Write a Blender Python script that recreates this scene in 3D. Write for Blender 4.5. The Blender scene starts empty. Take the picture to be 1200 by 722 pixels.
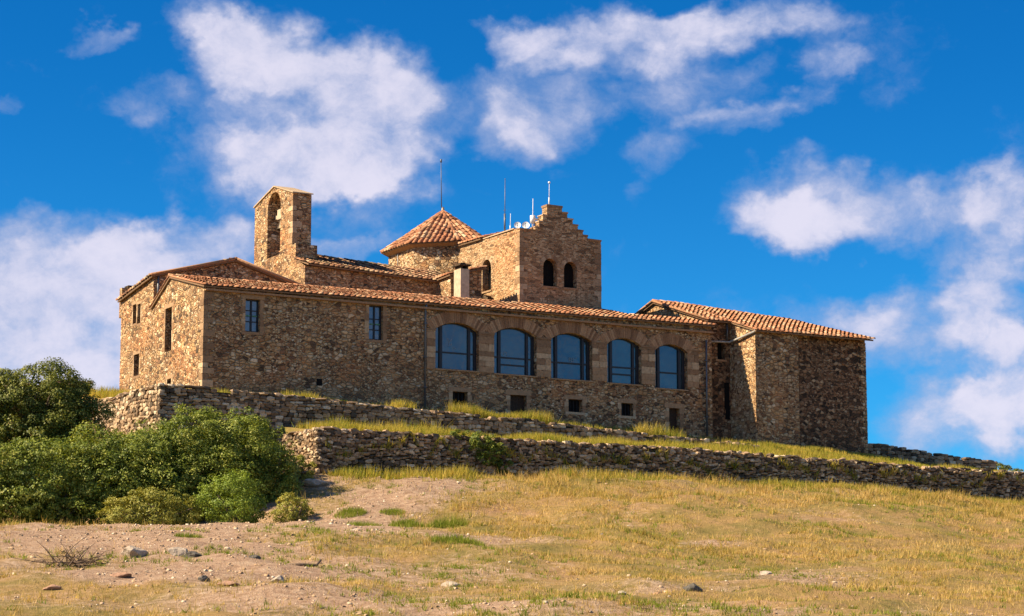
# A stone monastery on a hill: metres, X runs along the long facade, Y runs back from it, Z up,
# origin at the foot of the facade's left corner.
import bpy, bmesh, math, random
import numpy as np
from mathutils import Vector, Matrix

random.seed(7)
rng = np.random.default_rng(11)
sc = bpy.context.scene
COL = sc.collection
PI = math.pi

# ------------------------------------------------------------------ helpers
class MB:
    """collects vertices and faces; build() links them as ONE mesh object"""
    def __init__(s): s.v = []; s.f = []
    def quad(s, *p):
        n = len(s.v); s.v += [tuple(q) for q in p]; s.f.append(tuple(range(n, n + len(p))))
    def box(s, x0, x1, y0, y1, z0, z1, j=0.0):
        n = len(s.v)
        r = (lambda: random.uniform(-j, j)) if j else (lambda: 0.0)
        for z in (z0, z1):
            for (x, y) in ((x0, y0), (x1, y0), (x1, y1), (x0, y1)):
                s.v.append((x + r(), y + r(), z + r()))
        for f in ((0, 3, 2, 1), (4, 5, 6, 7), (0, 1, 5, 4), (1, 2, 6, 5), (2, 3, 7, 6), (3, 0, 4, 7)):
            s.f.append(tuple(n + i for i in f))
    def hexa(s, bot, top):
        n = len(s.v); s.v += [tuple(p) for p in bot] + [tuple(p) for p in top]; k = len(bot)
        s.f.append(tuple(n + i for i in reversed(range(k)))); s.f.append(tuple(n + k + i for i in range(k)))
        for i in range(k):
            j = (i + 1) % k; s.f.append((n + i, n + j, n + k + j, n + k + i))
    def tube(s, pts, r, seg=8, r2=None):
        pts = [Vector(p) for p in pts]; n0 = len(s.v); m = len(pts)
        up = Vector((0.13, 0.21, 0.97))
        for i, p in enumerate(pts):
            d = (pts[min(i + 1, m - 1)] - pts[max(i - 1, 0)]).normalized()
            a = d.cross(up)
            if a.length < 0.1: a = d.cross(Vector((1, 0, 0)))
            a.normalize(); b = d.cross(a)
            rr = r if r2 is None else r + (r2 - r) * i / max(1, m - 1)
            for k in range(seg):
                t = 2 * PI * k / seg
                s.v.append(tuple(p + a * (math.cos(t) * rr) + b * (math.sin(t) * rr)))
        for i in range(m - 1):
            for k in range(seg):
                k2 = (k + 1) % seg
                s.f.append((n0 + i * seg + k, n0 + i * seg + k2, n0 + (i + 1) * seg + k2, n0 + (i + 1) * seg + k))
        s.f.append(tuple(n0 + k for k in reversed(range(seg)))); s.f.append(tuple(n0 + (m - 1) * seg + k for k in range(seg)))
    def arrays(s, V, F):
        n = len(s.v); s.v += [tuple(p) for p in V]; s.f += [tuple(n + i for i in f) for f in F]
    def build(s, name, mat, parent=None, smooth=False):
        me = bpy.data.meshes.new(name); me.from_pydata(s.v, [], s.f); me.update()
        return link(name, me, mat, parent, smooth)

def link(name, me, mat, parent=None, smooth=False):
    o = bpy.data.objects.new(name, me); COL.objects.link(o)
    if mat: me.materials.append(mat)
    if smooth: me.polygons.foreach_set('use_smooth', [True] * len(me.polygons))
    if parent:
        o.parent = parent
        m = Matrix.Identity(4); q = parent
        while q: m = Matrix.Translation(-Vector(q.location)) @ m if q.type == 'EMPTY' else m; q = q.parent
        o.matrix_parent_inverse = m if parent.type == 'EMPTY' else Matrix.Identity(4)
    return o

def mesh_np(name, V, F, mat, parent=None, smooth=False, attr=None):
    V = np.asarray(V, np.float32); F = np.asarray(F, np.int32); k = F.shape[1]
    me = bpy.data.meshes.new(name)
    me.vertices.add(len(V)); me.vertices.foreach_set('co', V.ravel())
    me.loops.add(F.size); me.loops.foreach_set('vertex_index', F.ravel())
    me.polygons.add(len(F)); me.polygons.foreach_set('loop_start', np.arange(0, F.size, k, dtype=np.int32))
    if attr:
        for an, av in attr.items():
            a = me.attributes.new(an, 'FLOAT', 'POINT'); a.data.foreach_set('value', np.asarray(av, np.float32))
    me.update(calc_edges=True); me.validate()
    return link(name, me, mat, parent, smooth)

def tag(o, label=None, cat=None, group=None, kind=None):
    if label: o['label'] = label
    if cat: o['category'] = cat
    if group: o['group'] = group
    if kind: o['kind'] = kind
    return o

def thing(name, loc, label, cat, group=None):
    o = bpy.data.objects.new(name, None); COL.objects.link(o); o.location = loc
    o.empty_display_size = .3
    return tag(o, label, cat, group)

def panel(mb, fn, outer, holes, depth):
    """wall face with openings; fn(a, b, k) gives the 3-D point k metres behind the face"""
    bm = bmesh.new(); edges = []
    for loop in [outer] + holes:
        vs = [bm.verts.new((a, b, 0)) for a, b in loop]
        for i in range(len(vs)): edges.append(bm.edges.new((vs[i], vs[(i + 1) % len(vs)])))
    bmesh.ops.triangle_fill(bm, use_beauty=True, use_dissolve=False, edges=edges)
    n = len(mb.v); bm.verts.index_update()
    for v in bm.verts: mb.v.append(tuple(fn(v.co.x, v.co.y, 0)))
    for f in bm.faces: mb.f.append(tuple(n + v.index for v in f.verts))
    bm.free()
    for h in holes:
        for i in range(len(h)):
            a, b = h[i], h[(i + 1) % len(h)]
            mb.quad(fn(*a, 0), fn(*b, 0), fn(*b, depth), fn(*a, depth))

def rect(x0, x1, z0, z1): return [(x0, z0), (x1, z0), (x1, z1), (x0, z1)]
def arch(x0, x1, z0, zs, rise, n=14):
    w = (x1 - x0) / 2; R = (w * w + rise * rise) / (2 * rise); cx = (x0 + x1) / 2; cz = zs + rise - R
    a0 = math.asin(min(1, w / R)) if rise <= w else PI - math.asin(min(1, w / R))
    pts = [(x0, z0), (x1, z0)]
    for i in range(n + 1):
        a = a0 - 2 * a0 * i / n
        pts.append((cx + R * math.sin(a), cz + R * math.cos(a)))
    return pts
front = lambda v: (lambda a, b, k: (a, v + k, b))
west = lambda u: (lambda a, b, k: (u + k, a, b))

# ------------------------------------------------------------------ materials
def new_mat(name):
    m = bpy.data.materials.new(name); m.use_nodes = True
    nt = m.node_tree; nt.nodes.clear()
    return m, nt
def N(nt, typ, **kw):
    n = nt.nodes.new(typ)
    for k, v in kw.items():
        if k.startswith('i_'):
            key = k[2:]; key = int(key) if key.isdigit() else key.replace('_', ' ')
            n.inputs[key].default_value = v
        else: setattr(n, k, v)
    return n
def L(nt, a, b): nt.links.new(a, b)
def ramp(nt, fac, stops, interp='LINEAR'):
    r = nt.nodes.new('ShaderNodeValToRGB'); e = r.color_ramp.elements; r.color_ramp.interpolation = interp
    while len(e) > 1: e.remove(e[-1])
    e[0].position = stops[0][0]; e[0].color = (*stops[0][1], 1)
    for p, c in stops[1:]:
        x = e.new(p); x.color = (*c, 1)
    if fac is not None: L(nt, fac, r.inputs[0])
    return r
def mixc(nt, fac, a, b, mode='MIX'):
    m = N(nt, 'ShaderNodeMix', data_type='RGBA', blend_type=mode)
    for s, i in ((fac, 0), (a, 6), (b, 7)):
        if hasattr(s, 'is_linked'): L(nt, s, m.inputs[i])
        elif isinstance(s, (int, float)): m.inputs[i].default_value = s
        else: m.inputs[i].default_value = (*s, 1)
    return m.outputs[2]
def math_(nt, op, a, b=None, clamp=False):
    m = N(nt, 'ShaderNodeMath', operation=op, use_clamp=clamp)
    for i, s in enumerate((a, b)):
        if s is None: continue
        if hasattr(s, 'is_linked'): L(nt, s, m.inputs[i])
        else: m.inputs[i].default_value = s
    return m.outputs[0]
def vmath(nt, op, a, b=None):
    m = N(nt, 'ShaderNodeVectorMath', operation=op)
    for i, s in enumerate((a, b)):
        if s is None: continue
        if hasattr(s, 'is_linked'): L(nt, s, m.inputs[i])
        else: m.inputs[i].default_value = s
    return m.outputs['Value' if op in ('DOT_PRODUCT', 'LENGTH') else 'Vector']
def noise(nt, vec, scale, detail=4, rough=.55, out='Fac'):
    n = N(nt, 'ShaderNodeTexNoise'); n.inputs['Scale'].default_value = scale
    n.inputs['Detail'].default_value = detail; n.inputs['Roughness'].default_value = rough
    if vec is not None: L(nt, vec, n.inputs['Vector'])
    return n.outputs[out]
def finish(nt, col, rough=.9, bump=None, bstr=.5, bdist=.05, spec=.2):
    b = N(nt, 'ShaderNodeBsdfPrincipled'); b.inputs['Roughness'].default_value = rough
    b.inputs['Specular IOR Level'].default_value = spec
    if hasattr(col, 'is_linked'): L(nt, col, b.inputs['Base Color'])
    else: b.inputs['Base Color'].default_value = (*col, 1)
    if bump is not None:
        bp = N(nt, 'ShaderNodeBump'); bp.inputs['Strength'].default_value = bstr; bp.inputs['Distance'].default_value = bdist
        L(nt, bump, bp.inputs['Height']); L(nt, bp.outputs[0], b.inputs['Normal'])
    o = N(nt, 'ShaderNodeOutputMaterial'); L(nt, b.outputs[0], o.inputs[0])
    return b

PAL = [(0, (.075, .055, .038)), (.09, (.15, .095, .062)), (.22, (.31, .168, .09)), (.42, (.44, .265, .13)), (.6, (.53, .345, .18)),
       (.74, (.42, .30, .19)), (.87, (.58, .42, .24)), (1, (.68, .55, .38))]
PAL_ASHLAR = [(0, (.15, .095, .058)), (.25, (.34, .205, .108)), (.5, (.45, .28, .15)), (.75, (.50, .33, .185)), (1, (.60, .44, .27))]
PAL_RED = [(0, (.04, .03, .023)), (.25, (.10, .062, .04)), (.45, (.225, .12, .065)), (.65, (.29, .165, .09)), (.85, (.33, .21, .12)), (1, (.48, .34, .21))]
def stone_mat(name, pal, scale=3.5, zf=1.65, mortar=(.46, .30, .16), mw=.065, bstr=.9, stain=.5):
    m, nt = new_mat(name)
    tc = N(nt, 'ShaderNodeTexCoord').outputs['Object']
    w = vmath(nt, 'SCALE', vmath(nt, 'SUBTRACT', noise(nt, tc, 2.6, 3, .6, 'Color'), (.5, .5, .5)))
    w.node.inputs['Scale'].default_value = .13
    p = vmath(nt, 'MULTIPLY', vmath(nt, 'ADD', tc, w), (1, 1, zf))
    def vor(s, feat='F1'):
        v = N(nt, 'ShaderNodeTexVoronoi', feature=feat); v.inputs['Scale'].default_value = s
        v.inputs['Randomness'].default_value = .85
        L(nt, p, v.inputs['Vector']); return v
    big, bige = vor(scale), vor(scale, 'DISTANCE_TO_EDGE')
    sm, sme = vor(scale * 1.9), vor(scale * 1.9, 'DISTANCE_TO_EDGE')
    sel = math_(nt, 'GREATER_THAN', noise(nt, tc, .9, 2), .53)     # patches of smaller rubble
    cell = mixc(nt, sel, big.outputs['Color'], sm.outputs['Color'])
    sep = N(nt, 'ShaderNodeSeparateColor'); L(nt, cell, sep.inputs[0])
    e = N(nt, 'ShaderNodeMix'); L(nt, sel, e.inputs[0]); L(nt, bige.outputs[0], e.inputs[2])
    L(nt, math_(nt, 'MULTIPLY', sme.outputs[0], 1.5), e.inputs[3]); edge = e.outputs[0]
    c = ramp(nt, sep.outputs[0], pal).outputs[0]
    fine = noise(nt, tc, 14, 5, .65)
    c = mixc(nt, .7, c, ramp(nt, fine, [(.25, (.55, .52, .5)), (.5, (1, 1, 1)), (.75, (1.35, 1.3, 1.2))]).outputs[0], 'MULTIPLY')
    mm = N(nt, 'ShaderNodeMapRange', interpolation_type='SMOOTHSTEP'); mm.inputs[1].default_value = mw * .2; mm.inputs[2].default_value = mw
    L(nt, math_(nt, 'ADD', edge, math_(nt, 'MULTIPLY', math_(nt, 'SUBTRACT', fine, .5), .06)), mm.inputs[0])
    mj = N(nt, 'ShaderNodeMapRange', interpolation_type='SMOOTHSTEP'); mj.inputs[1].default_value = .42; mj.inputs[2].default_value = .62; L(nt, noise(nt, tc, .8, 5), mj.inputs[0])
    mort = mixc(nt, mj.outputs[0], tuple(x * .42 for x in mortar), mortar)
    c = mixc(nt, mm.outputs[0], mort, c)
    big_st = noise(nt, vmath(nt, 'MULTIPLY', tc, (1, 1, .45)), .55, 5, .6)
    c = mixc(nt, stain, c, ramp(nt, big_st, [(.32, (.5, .47, .45)), (.5, (1, 1, 1)), (.7, (1.18, 1.05, .9))]).outputs[0], 'MULTIPLY')
    pn = N(nt, 'ShaderNodeMapRange', interpolation_type='SMOOTHSTEP'); pn.inputs[1].default_value = .5; pn.inputs[2].default_value = .6
    L(nt, noise(nt, vmath(nt, 'ADD', vmath(nt, 'MULTIPLY', tc, (1, 1, 1.3)), (7.3, 2.1, 4.4)), .22, 3, .5), pn.inputs[0])
    c = mixc(nt, math_(nt, 'MULTIPLY', pn.outputs[0], .42), c, mixc(nt, .5, c, (mortar[0] * .95, mortar[1] * .86, mortar[2] * .8)))   # repointed areas
    rn = N(nt, 'ShaderNodeMapRange', interpolation_type='SMOOTHSTEP'); rn.inputs[1].default_value = .48; rn.inputs[2].default_value = .7
    L(nt, noise(nt, tc, .4, 4, .6), rn.inputs[0])
    c = mixc(nt, math_(nt, 'MULTIPLY', rn.outputs[0], .6), c, mixc(nt, 1.0, c, (1.12, .86, .72), 'MULTIPLY'))
    h = N(nt, 'ShaderNodeMapRange', interpolation_type='SMOOTHERSTEP'); h.inputs[2].default_value = .16; L(nt, edge, h.inputs[0])
    hh = math_(nt, 'ADD', math_(nt, 'ADD', h.outputs[0], math_(nt, 'MULTIPLY', sep.outputs[1], .5)), math_(nt, 'MULTIPLY', fine, .45))
    finish(nt, c, .93, hh, bstr, .09, .12)
    return m
M = {}
M['rubble'] = stone_mat('rubble_masonry', PAL)
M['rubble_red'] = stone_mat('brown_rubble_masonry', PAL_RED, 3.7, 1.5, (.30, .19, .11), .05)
M['ashlar'] = stone_mat('coursed_masonry', PAL_ASHLAR, 3.3, 2.5, (.36, .25, .145), .045, .6)
M['core'] = stone_mat('dark_wall_core', [(0, (.06, .046, .034)), (1, (.17, .12, .08))], 6, mortar=(.09, .065, .042))

def island_mat(name, stops, nscale=9, rough=.9, bstr=.4, bdist=.03, fine=(.6, 1.3), spec=.15, patch=None):
    m, nt = new_mat(name)
    g = N(nt, 'ShaderNodeNewGeometry'); tc = N(nt, 'ShaderNodeTexCoord').outputs['Object']
    c = ramp(nt, g.outputs['Random Per Island'], stops).outputs[0]
    f = noise(nt, tc, nscale, 5, .65)
    c = mixc(nt, .8, c, ramp(nt, f, [(.28, (fine[0],) * 3), (.72, (fine[1],) * 3)]).outputs[0], 'MULTIPLY')
    if patch:
        pn = noise(nt, tc, patch[0], 5, .6)
        mr = N(nt, 'ShaderNodeMapRange', interpolation_type='SMOOTHSTEP'); mr.inputs[1].default_value = patch[1]; mr.inputs[2].default_value = patch[2]
        L(nt, pn, mr.inputs[0])
        c = mixc(nt, math_(nt, 'MULTIPLY', mr.outputs[0], patch[4]), c, patch[3])
    finish(nt, c, rough, f, bstr, bdist, spec)
    return m
M['drystone'] = island_mat('dry_stone', [(0, (.075, .06, .044)), (.22, (.17, .12, .078)), (.48, (.31, .205, .125)), (.72, (.43, .30, .185)), (.88, (.50, .37, .235)), (1, (.64, .52, .37))], 8, bstr=.6, bdist=.05)
M['block'] = island_mat('dressed_stone', [(0, (.20, .12, .068)), (.4, (.32, .20, .112)), (.8, (.41, .27, .155)), (1, (.52, .38, .235))], 7, bstr=.5)
M['brick'] = island_mat('arch_brick', [(0, (.20, .11, .06)), (.5, (.34, .195, .105)), (1, (.44, .27, .15))], 12)
M['tile'] = island_mat('clay_tile', [(0, (.15, .066, .038)), (.3, (.35, .145, .072)), (.6, (.46, .205, .103)), (.85, (.52, .28, .155)), (1, (.58, .42, .27))], 11, .85, .3, .02, (.6, 1.25), .2,
                      (1.3, .5, .7, (.27, .20, .12), .7))
M['tile_old'] = island_mat('weathered_tile', [(0, (.10, .06, .04)), (.3, (.24, .12, .07)), (.65, (.38, .19, .10)), (1, (.52, .36, .22))], 9, .9, .35, .02, (.5, 1.3), .15,
                          (1.1, .5, .68, (.20, .17, .10), .7))
M['rock'] = island_mat('limestone_rock', [(0, (.34, .27, .20)), (1, (.46, .38, .30))], 5, .95, .9, .08, (.55, 1.3))
M['rock_red'] = island_mat('reddish_rock', [(0, (.30, .17, .11)), (1, (.36, .22, .15))], 5, .95, .9, .08, (.6, 1.3))
M['rock_dark'] = island_mat('dark_rock', [(0, (.09, .08, .07)), (1, (.13, .115, .095))], 5, .95, .9, .08, (.5, 1.4))
M['gravel'] = island_mat('pebbles', [(0, (.24, .15, .09)), (.5, (.42, .28, .17)), (.8, (.50, .37, .25)), (1, (.62, .53, .42))], 6)

def plain(name, col, rough=.6, spec=.3, metal=0, nz=10, amt=.25):
    m, nt = new_mat(name); tc = N(nt, 'ShaderNodeTexCoord').outputs['Object']
    f = noise(nt, tc, nz, 4)
    c = mixc(nt, 1.0, col, ramp(nt, f, [(.3, (1 - amt,) * 3), (.7, (1 + amt,) * 3)]).outputs[0], 'MULTIPLY')
    b = finish(nt, c, rough, f, .15, .01, spec); b.inputs['Metallic'].default_value = metal
    return m
M['soffit'] = plain('eave_board', (.20, .125, .075), .9, .1)
M['deck'] = plain('roof_mortar', (.24, .13, .08), .95, .1)
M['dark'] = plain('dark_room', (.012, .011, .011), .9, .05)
M['frame'] = plain('dark_metal_frame', (.018, .018, .024), .5, .4)
M['wood'] = plain('dark_wood', (.05, .032, .022), .75, .2)
M['zinc'] = plain('grey_pipe', (.13, .135, .145), .5, .4, .5)
M['pipe_pale'] = plain('pale_pipe', (.36, .34, .31), .5, .4, .3)
M['white'] = plain('white_plastic', (.72, .73, .74), .4, .4)
M['plaster'] = plain('chimney_plaster', (.46, .37, .26), .95, .1, 0, 5, .2)
M['bronze'] = plain('bell_bronze', (.10, .075, .045), .5, .5, .6)
M['bark'] = plain('bark', (.12, .09, .065), .95, .1, 0, 12, .4)
M['twig'] = plain('dry_twig', (.17, .12, .085), .9, .1, 0, 12, .35)
M['green_paint'] = plain('green_painted_bar', (.07, .22, .13), .5, .3)
M['reflection_paint'] = plain('pale_reflection_paint', (.20, .25, .30), .6, .2)  # pale tone for the reflections drawn on the panes
M['coping'] = island_mat('pale_slab', [(0, (.40, .29, .18)), (1, (.52, .39, .26))], 8)
def glass_mat(name, fac):
    m, nt = new_mat(name)
    tc = N(nt, 'ShaderNodeTexCoord').outputs['Object']
    b = N(nt, 'ShaderNodeBsdfPrincipled'); b.inputs['Base Color'].default_value = (.012, .024, .034, 1); b.inputs['Roughness'].default_value = .3
    L(nt, ramp(nt, noise(nt, tc, .55, 3, .6), [(.3, (.008, .016, .026)), (.5, (.014, .032, .042)), (.72, (.03, .07, .075))]).outputs[0], b.inputs['Base Color'])
    gl = N(nt, 'ShaderNodeBsdfGlossy'); gl.inputs['Color'].default_value = (.75, .82, .88, 1); gl.inputs['Roughness'].default_value = .02
    bp = N(nt, 'ShaderNodeBump'); bp.inputs['Strength'].default_value = .25; bp.inputs['Distance'].default_value = .05
    L(nt, noise(nt, tc, 1.4, 2), bp.inputs['Height']); L(nt, bp.outputs[0], gl.inputs['Normal'])
    mx = N(nt, 'ShaderNodeMixShader'); mx.inputs[0].default_value = fac
    L(nt, b.outputs[0], mx.inputs[1]); L(nt, gl.outputs[0], mx.inputs[2])
    o = N(nt, 'ShaderNodeOutputMaterial'); L(nt, mx.outputs[0], o.inputs[0])
    return m
M['glass'] = glass_mat('window_glass', .095); M['glass_dim'] = glass_mat('old_window_glass', .13)

def leaf_mat(name, stops, trans=.24, big=None, spec=.3, rough=.55):
    m, nt = new_mat(name)
    g = N(nt, 'ShaderNodeNewGeometry'); tc = N(nt, 'ShaderNodeTexCoord').outputs['Object']
    f = math_(nt, 'ADD', math_(nt, 'MULTIPLY', g.outputs['Random Per Island'], .5),
              math_(nt, 'MULTIPLY', math_(nt, 'SUBTRACT', noise(nt, tc, big or .9, 6, .65), .31), 1.45))
    c = ramp(nt, f, stops).outputs[0]
    d = N(nt, 'ShaderNodeBsdfPrincipled'); d.inputs['Roughness'].default_value = rough; d.inputs['Specular IOR Level'].default_value = spec
    L(nt, c, d.inputs['Base Color'])
    t = N(nt, 'ShaderNodeBsdfTranslucent'); L(nt, mixc(nt, 1.0, c, (1.25, 1.2, .6), 'MULTIPLY'), t.inputs[0])
    mx = N(nt, 'ShaderNodeMixShader'); mx.inputs[0].default_value = trans
    L(nt, d.outputs[0], mx.inputs[1]); L(nt, t.outputs[0], mx.inputs[2])
    o = N(nt, 'ShaderNodeOutputMaterial'); L(nt, mx.outputs[0], o.inputs[0])
    return m
M['leaf_dark'] = leaf_mat('evergreen_leaf', [(0, (.018, .03, .006)), (.33, (.065, .092, .012)), (.64, (.16, .18, .026)), (1, (.36, .33, .065))])
M['leaf_mid'] = leaf_mat('shrub_leaf', [(0, (.02, .038, .006)), (.33, (.085, .125, .013)), (.64, (.21, .25, .028)), (1, (.45, .42, .09))])
M['leaf_bright'] = leaf_mat('bright_leaf', [(0, (.05, .09, .010)), (.5, (.18, .25, .022)), (1, (.36, .41, .06))])
M['leaf_yellow'] = leaf_mat('olive_leaf', [(0, (.06, .075, .012)), (.5, (.25, .25, .035)), (1, (.50, .42, .09))])
M['straw'] = leaf_mat('dry_grass', [(0, (.045, .085, .012)), (.15, (.14, .16, .025)), (.28, (.31, .255, .05)), (.45, (.49, .34, .10)), (.7, (.57, .385, .155)), (1, (.70, .53, .27))], .3, .33, .1, .8)
M['verge'] = leaf_mat('terrace_grass', [(0, (.10, .16, .02)), (.3, (.20, .23, .03)), (.55, (.42, .34, .06)), (1, (.58, .43, .12))], .35, .5, .1, .8)
M['tuft'] = leaf_mat('green_grass', [(0, (.09, .14, .02)), (.5, (.19, .23, .03)), (1, (.36, .34, .07))], .35, 1.5, .1, .8)

def ground_mat():
    m, nt = new_mat('hillside_soil')
    tc = N(nt, 'ShaderNodeTexCoord').outputs['Object']
    at = N(nt, 'ShaderNodeAttribute', attribute_name='dirt').outputs['Fac']
    n1 = noise(nt, tc, .35, 6, .62); n2 = noise(nt, tc, 3.2, 6, .65); n3 = noise(nt, tc, 22, 4, .6)
    soil = ramp(nt, n2, [(.25, (.19, .118, .075)), (.42, (.32, .205, .135)), (.58, (.40, .275, .185)), (.8, (.52, .41, .30))]).outputs[0]
    soil = mixc(nt, .6, soil, ramp(nt, n3, [(.3, (.42, .40, .38)), (.5, (1, 1, 1)), (.7, (1.4, 1.4, 1.38))]).outputs[0], 'MULTIPLY')
    gr = ramp(nt, n1, [(.3, (.13, .115, .035)), (.42, (.23, .175, .06)), (.55, (.31, .205, .085)), (.7, (.35, .215, .115))]).outputs[0]
    gr = mixc(nt, .6, gr, ramp(nt, n2, [(.3, (.6, .62, .5)), (.6, (1.1, 1.05, 1))]).outputs[0], 'MULTIPLY')
    f = N(nt, 'ShaderNodeMapRange', interpolation_type='SMOOTHSTEP'); f.inputs[1].default_value = .12; f.inputs[2].default_value = .7
    L(nt, math_(nt, 'ADD', at, math_(nt, 'MULTIPLY', math_(nt, 'SUBTRACT', n2, .5), 1.1)), f.inputs[0])
    c = mixc(nt, f.outputs[0], gr, soil)
    finish(nt, c, .97, math_(nt, 'ADD', n3, math_(nt, 'MULTIPLY', n2, 1.6)), .7, .12, .1)
    return m
M['ground'] = ground_mat()

# ------------------------------------------------------------------ camera
TH = math.radians(29.5); PITCH = math.radians(8.9306)
CAM = Vector((-45.142, -111.382, -14.649))
FW = np.array([math.sin(TH), math.cos(TH)]); RT = np.array([math.cos(TH), -math.sin(TH)])
cam = bpy.data.cameras.new('camera'); cam.lens = 84; cam.sensor_width = 36; cam.clip_start = .5; cam.clip_end = 20000
co = bpy.data.objects.new('camera', cam); COL.objects.link(co); sc.camera = co
co.location = CAM; co.rotation_euler = (PI / 2 + PITCH, 0, -TH)
def rd(x, y):      # metres to the right of / in front of the viewpoint, on the ground plan
    dx, dy = x - CAM.x, y - CAM.y
    return dx * RT[0] + dy * RT[1], dx * FW[0] + dy * FW[1]
def xy(r, d): return CAM.x + RT[0] * r + FW[0] * d, CAM.y + RT[1] * r + FW[1] * d

# ------------------------------------------------------------------ terrain heights
CT = [(*xy(0, 0), -16.4), (*xy(-25, 0), -16.4), (*xy(25, 0), -16.6), (*xy(0, 35), -15.2), (*xy(-18, 42), -14.6), (*xy(18, 42), -14.7),
      (-13.4, -55.2, -12.86), (-23.3, -49.6, -12.86), (-1.1, -59.9, -12.81), (-10.4, -50, -12.15), (-3.1, -37.1, -10.12), (6.6, -19.9, -7.2),
      (21.4, -33.7, -9.32), (37.9, -14.6, -5.75), (-14.7, -25, -8.95), (-7.2, -27, -8.65), (-20, -23, -9.0), (1.3, -13.6, -6.25),
      (2, -9, -4.95), (9, -9, -4.72), (20, -9, -4.55), (33, -9, -4.5), (46, -9, -4.6), (60, -9, -5.3), (75, -10, -6.6),
      (-5.5, -13.5, -8.0), (-10, -12, -8.2), (-14, -14, -8.6), (-9, -3, -7.0), (-20, -8, -8.8), (-30, -20, -10.5),
      (-5, 3, -4.2), (-9, 10, -3.6), (0, 5, -5), (12, 0, -5.2), (30, 0, -5.6), (50, 2, -5.8), (20, 25, -5), (45, 25, -6.5), (0, 25, -4.5), (70, 20, -8), (70, -40, -10.5), (-50, -40, -13)]
CT = np.array(CT, float)
def tps_fit(P, lam=.4):
    n = len(P); X = P[:, :2]
    r2 = ((X[:, None] - X[None]) ** 2).sum(-1); K = .5 * r2 * np.log(r2 + 1e-9); K[np.diag_indices(n)] = lam
    A = np.zeros((n + 3, n + 3)); A[:n, :n] = K; A[:n, n] = 1; A[:n, n + 1:] = X; A[n, :n] = 1; A[n + 1:, :n] = X.T
    return np.linalg.solve(A, np.concatenate([P[:, 2], [0, 0, 0]]))
WT = tps_fit(CT)
_G = rng.random((64, 64))
def vnoise(x, y, s):
    x = np.asarray(x) / s; y = np.asarray(y) / s
    i = np.floor(x).astype(int); j = np.floor(y).astype(int); a = x - i; b = y - j
    a = a * a * (3 - 2 * a); b = b * b * (3 - 2 * b); g = lambda p, q: _G[p % 64, q % 64]
    return (g(i, j) * (1 - a) + g(i + 1, j) * a) * (1 - b) + (g(i, j + 1) * (1 - a) + g(i + 1, j + 1) * a) * b - .5
def smooth(a, b, x):
    t = np.clip((x - a) / (b - a), 0, 1); return t * t * (3 - 2 * t)
def ground_z(x, y):
    x = np.atleast_1d(np.asarray(x, float)); y = np.atleast_1d(np.asarray(y, float)); z = np.zeros_like(x)
    n = len(CT)
    for s in range(0, len(x), 20000):
        X = np.stack([np.clip(x[s:s + 20000], -120, 150), np.clip(y[s:s + 20000], -150, 100)], 1)
        r2 = ((X[:, None] - CT[None, :, :2]) ** 2).sum(-1)
        z[s:s + 20000] = (.5 * r2 * np.log(r2 + 1e-9)) @ WT[:n] + WT[n] + X @ WT[n + 1:]
    D = np.hypot(x - 8, y + 45)
    far = -22 - .24 * np.clip(D - 80, 0, 700) + 26 * vnoise(x, y, 310) * smooth(150, 500, D) + 60 * vnoise(x + 99, y, 900) * smooth(500, 1500, D)
    k = smooth(85, 170, D)
    z = z * (1 - k) + far * k
    z = z + .45 * vnoise(x, y, 5.3) + .32 * vnoise(x + 31, y + 7, 2.1) + .2 * vnoise(x + 3, y + 57, .95)
    return z
DIRT = [(-13, 98, 8.5, 7.5, 1.3), (-11.5, 73.5, 4.5, 2.2, 1.0), (-7, 68.5, 5, 3.5, .75), (-15, 69, 4, 3, .6), (-3, 71, 3.5, 3, .6), (-13.5, 85, 7.5, 6.5, 1.1), (-17, 76, 4, 4, .7), (-8, 77, 5.5, 5.5, 1.0), (-6.3, 99, 2.7, 12, 1.2), (-4.2, 110, 2.2, 5, .9), (-1.6, 93, 3.0, 4.5, .7), (8, 96, 1.8, 1.6, .8),
        (10.5, 84, 3.2, 4, .6), (2, 66, 8, 3, .55), (15, 70, 4, 3, .5), (-2.5, 80, 3, 4, .55), (4, 76, 4, 2.5, .5), (-12, 68, 6, 2.5, .45), (-9, 108, 3, 5, .7), (14, 96, 2, 2, .4), (6, 88, 3, 1.5, .4)]
def dirt(x, y):
    r, d = rd(np.asarray(x, float), np.asarray(y, float)); m = np.zeros_like(r)
    for (a, b, sa, sb, w) in DIRT: m = np.maximum(m, w * np.exp(-((r - a) / sa) ** 2 * .9 - ((d - b) / sb) ** 2 * .9))
    return np.clip(m + .55 * vnoise(x, y, 3.1) + .3 * vnoise(x + 5, y + 9, 1.1), 0, 1)

def axis(a, b, step, far):
    core = list(np.arange(a, b + 1e-6, step)); g = step; lo = [a]; hi = [core[-1]]
    while hi[-1] < far: g *= 1.22; lo.append(lo[-1] - g); hi.append(hi[-1] + g)
    return np.array(lo[:0:-1] + core + hi[1:])
gx = axis(-44, 62, .42, 4500); gy = axis(-92, 0, .42, 4500)
GX, GY = np.meshgrid(gx, gy); fx, fy = GX.ravel(), GY.ravel()
gz = ground_z(fx, fy)
nx, ny = len(gx), len(gy)
idx = np.arange(nx * ny).reshape(ny, nx)
GF = np.stack([idx[:-1, :-1].ravel(), idx[:-1, 1:].ravel(), idx[1:, 1:].ravel(), idx[1:, :-1].ravel()], 1)
g = mesh_np('ground', np.stack([fx, fy, gz], 1), GF, M['ground'], None, True, {'dirt': dirt(fx, fy)})
tag(g, kind='structure')

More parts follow.
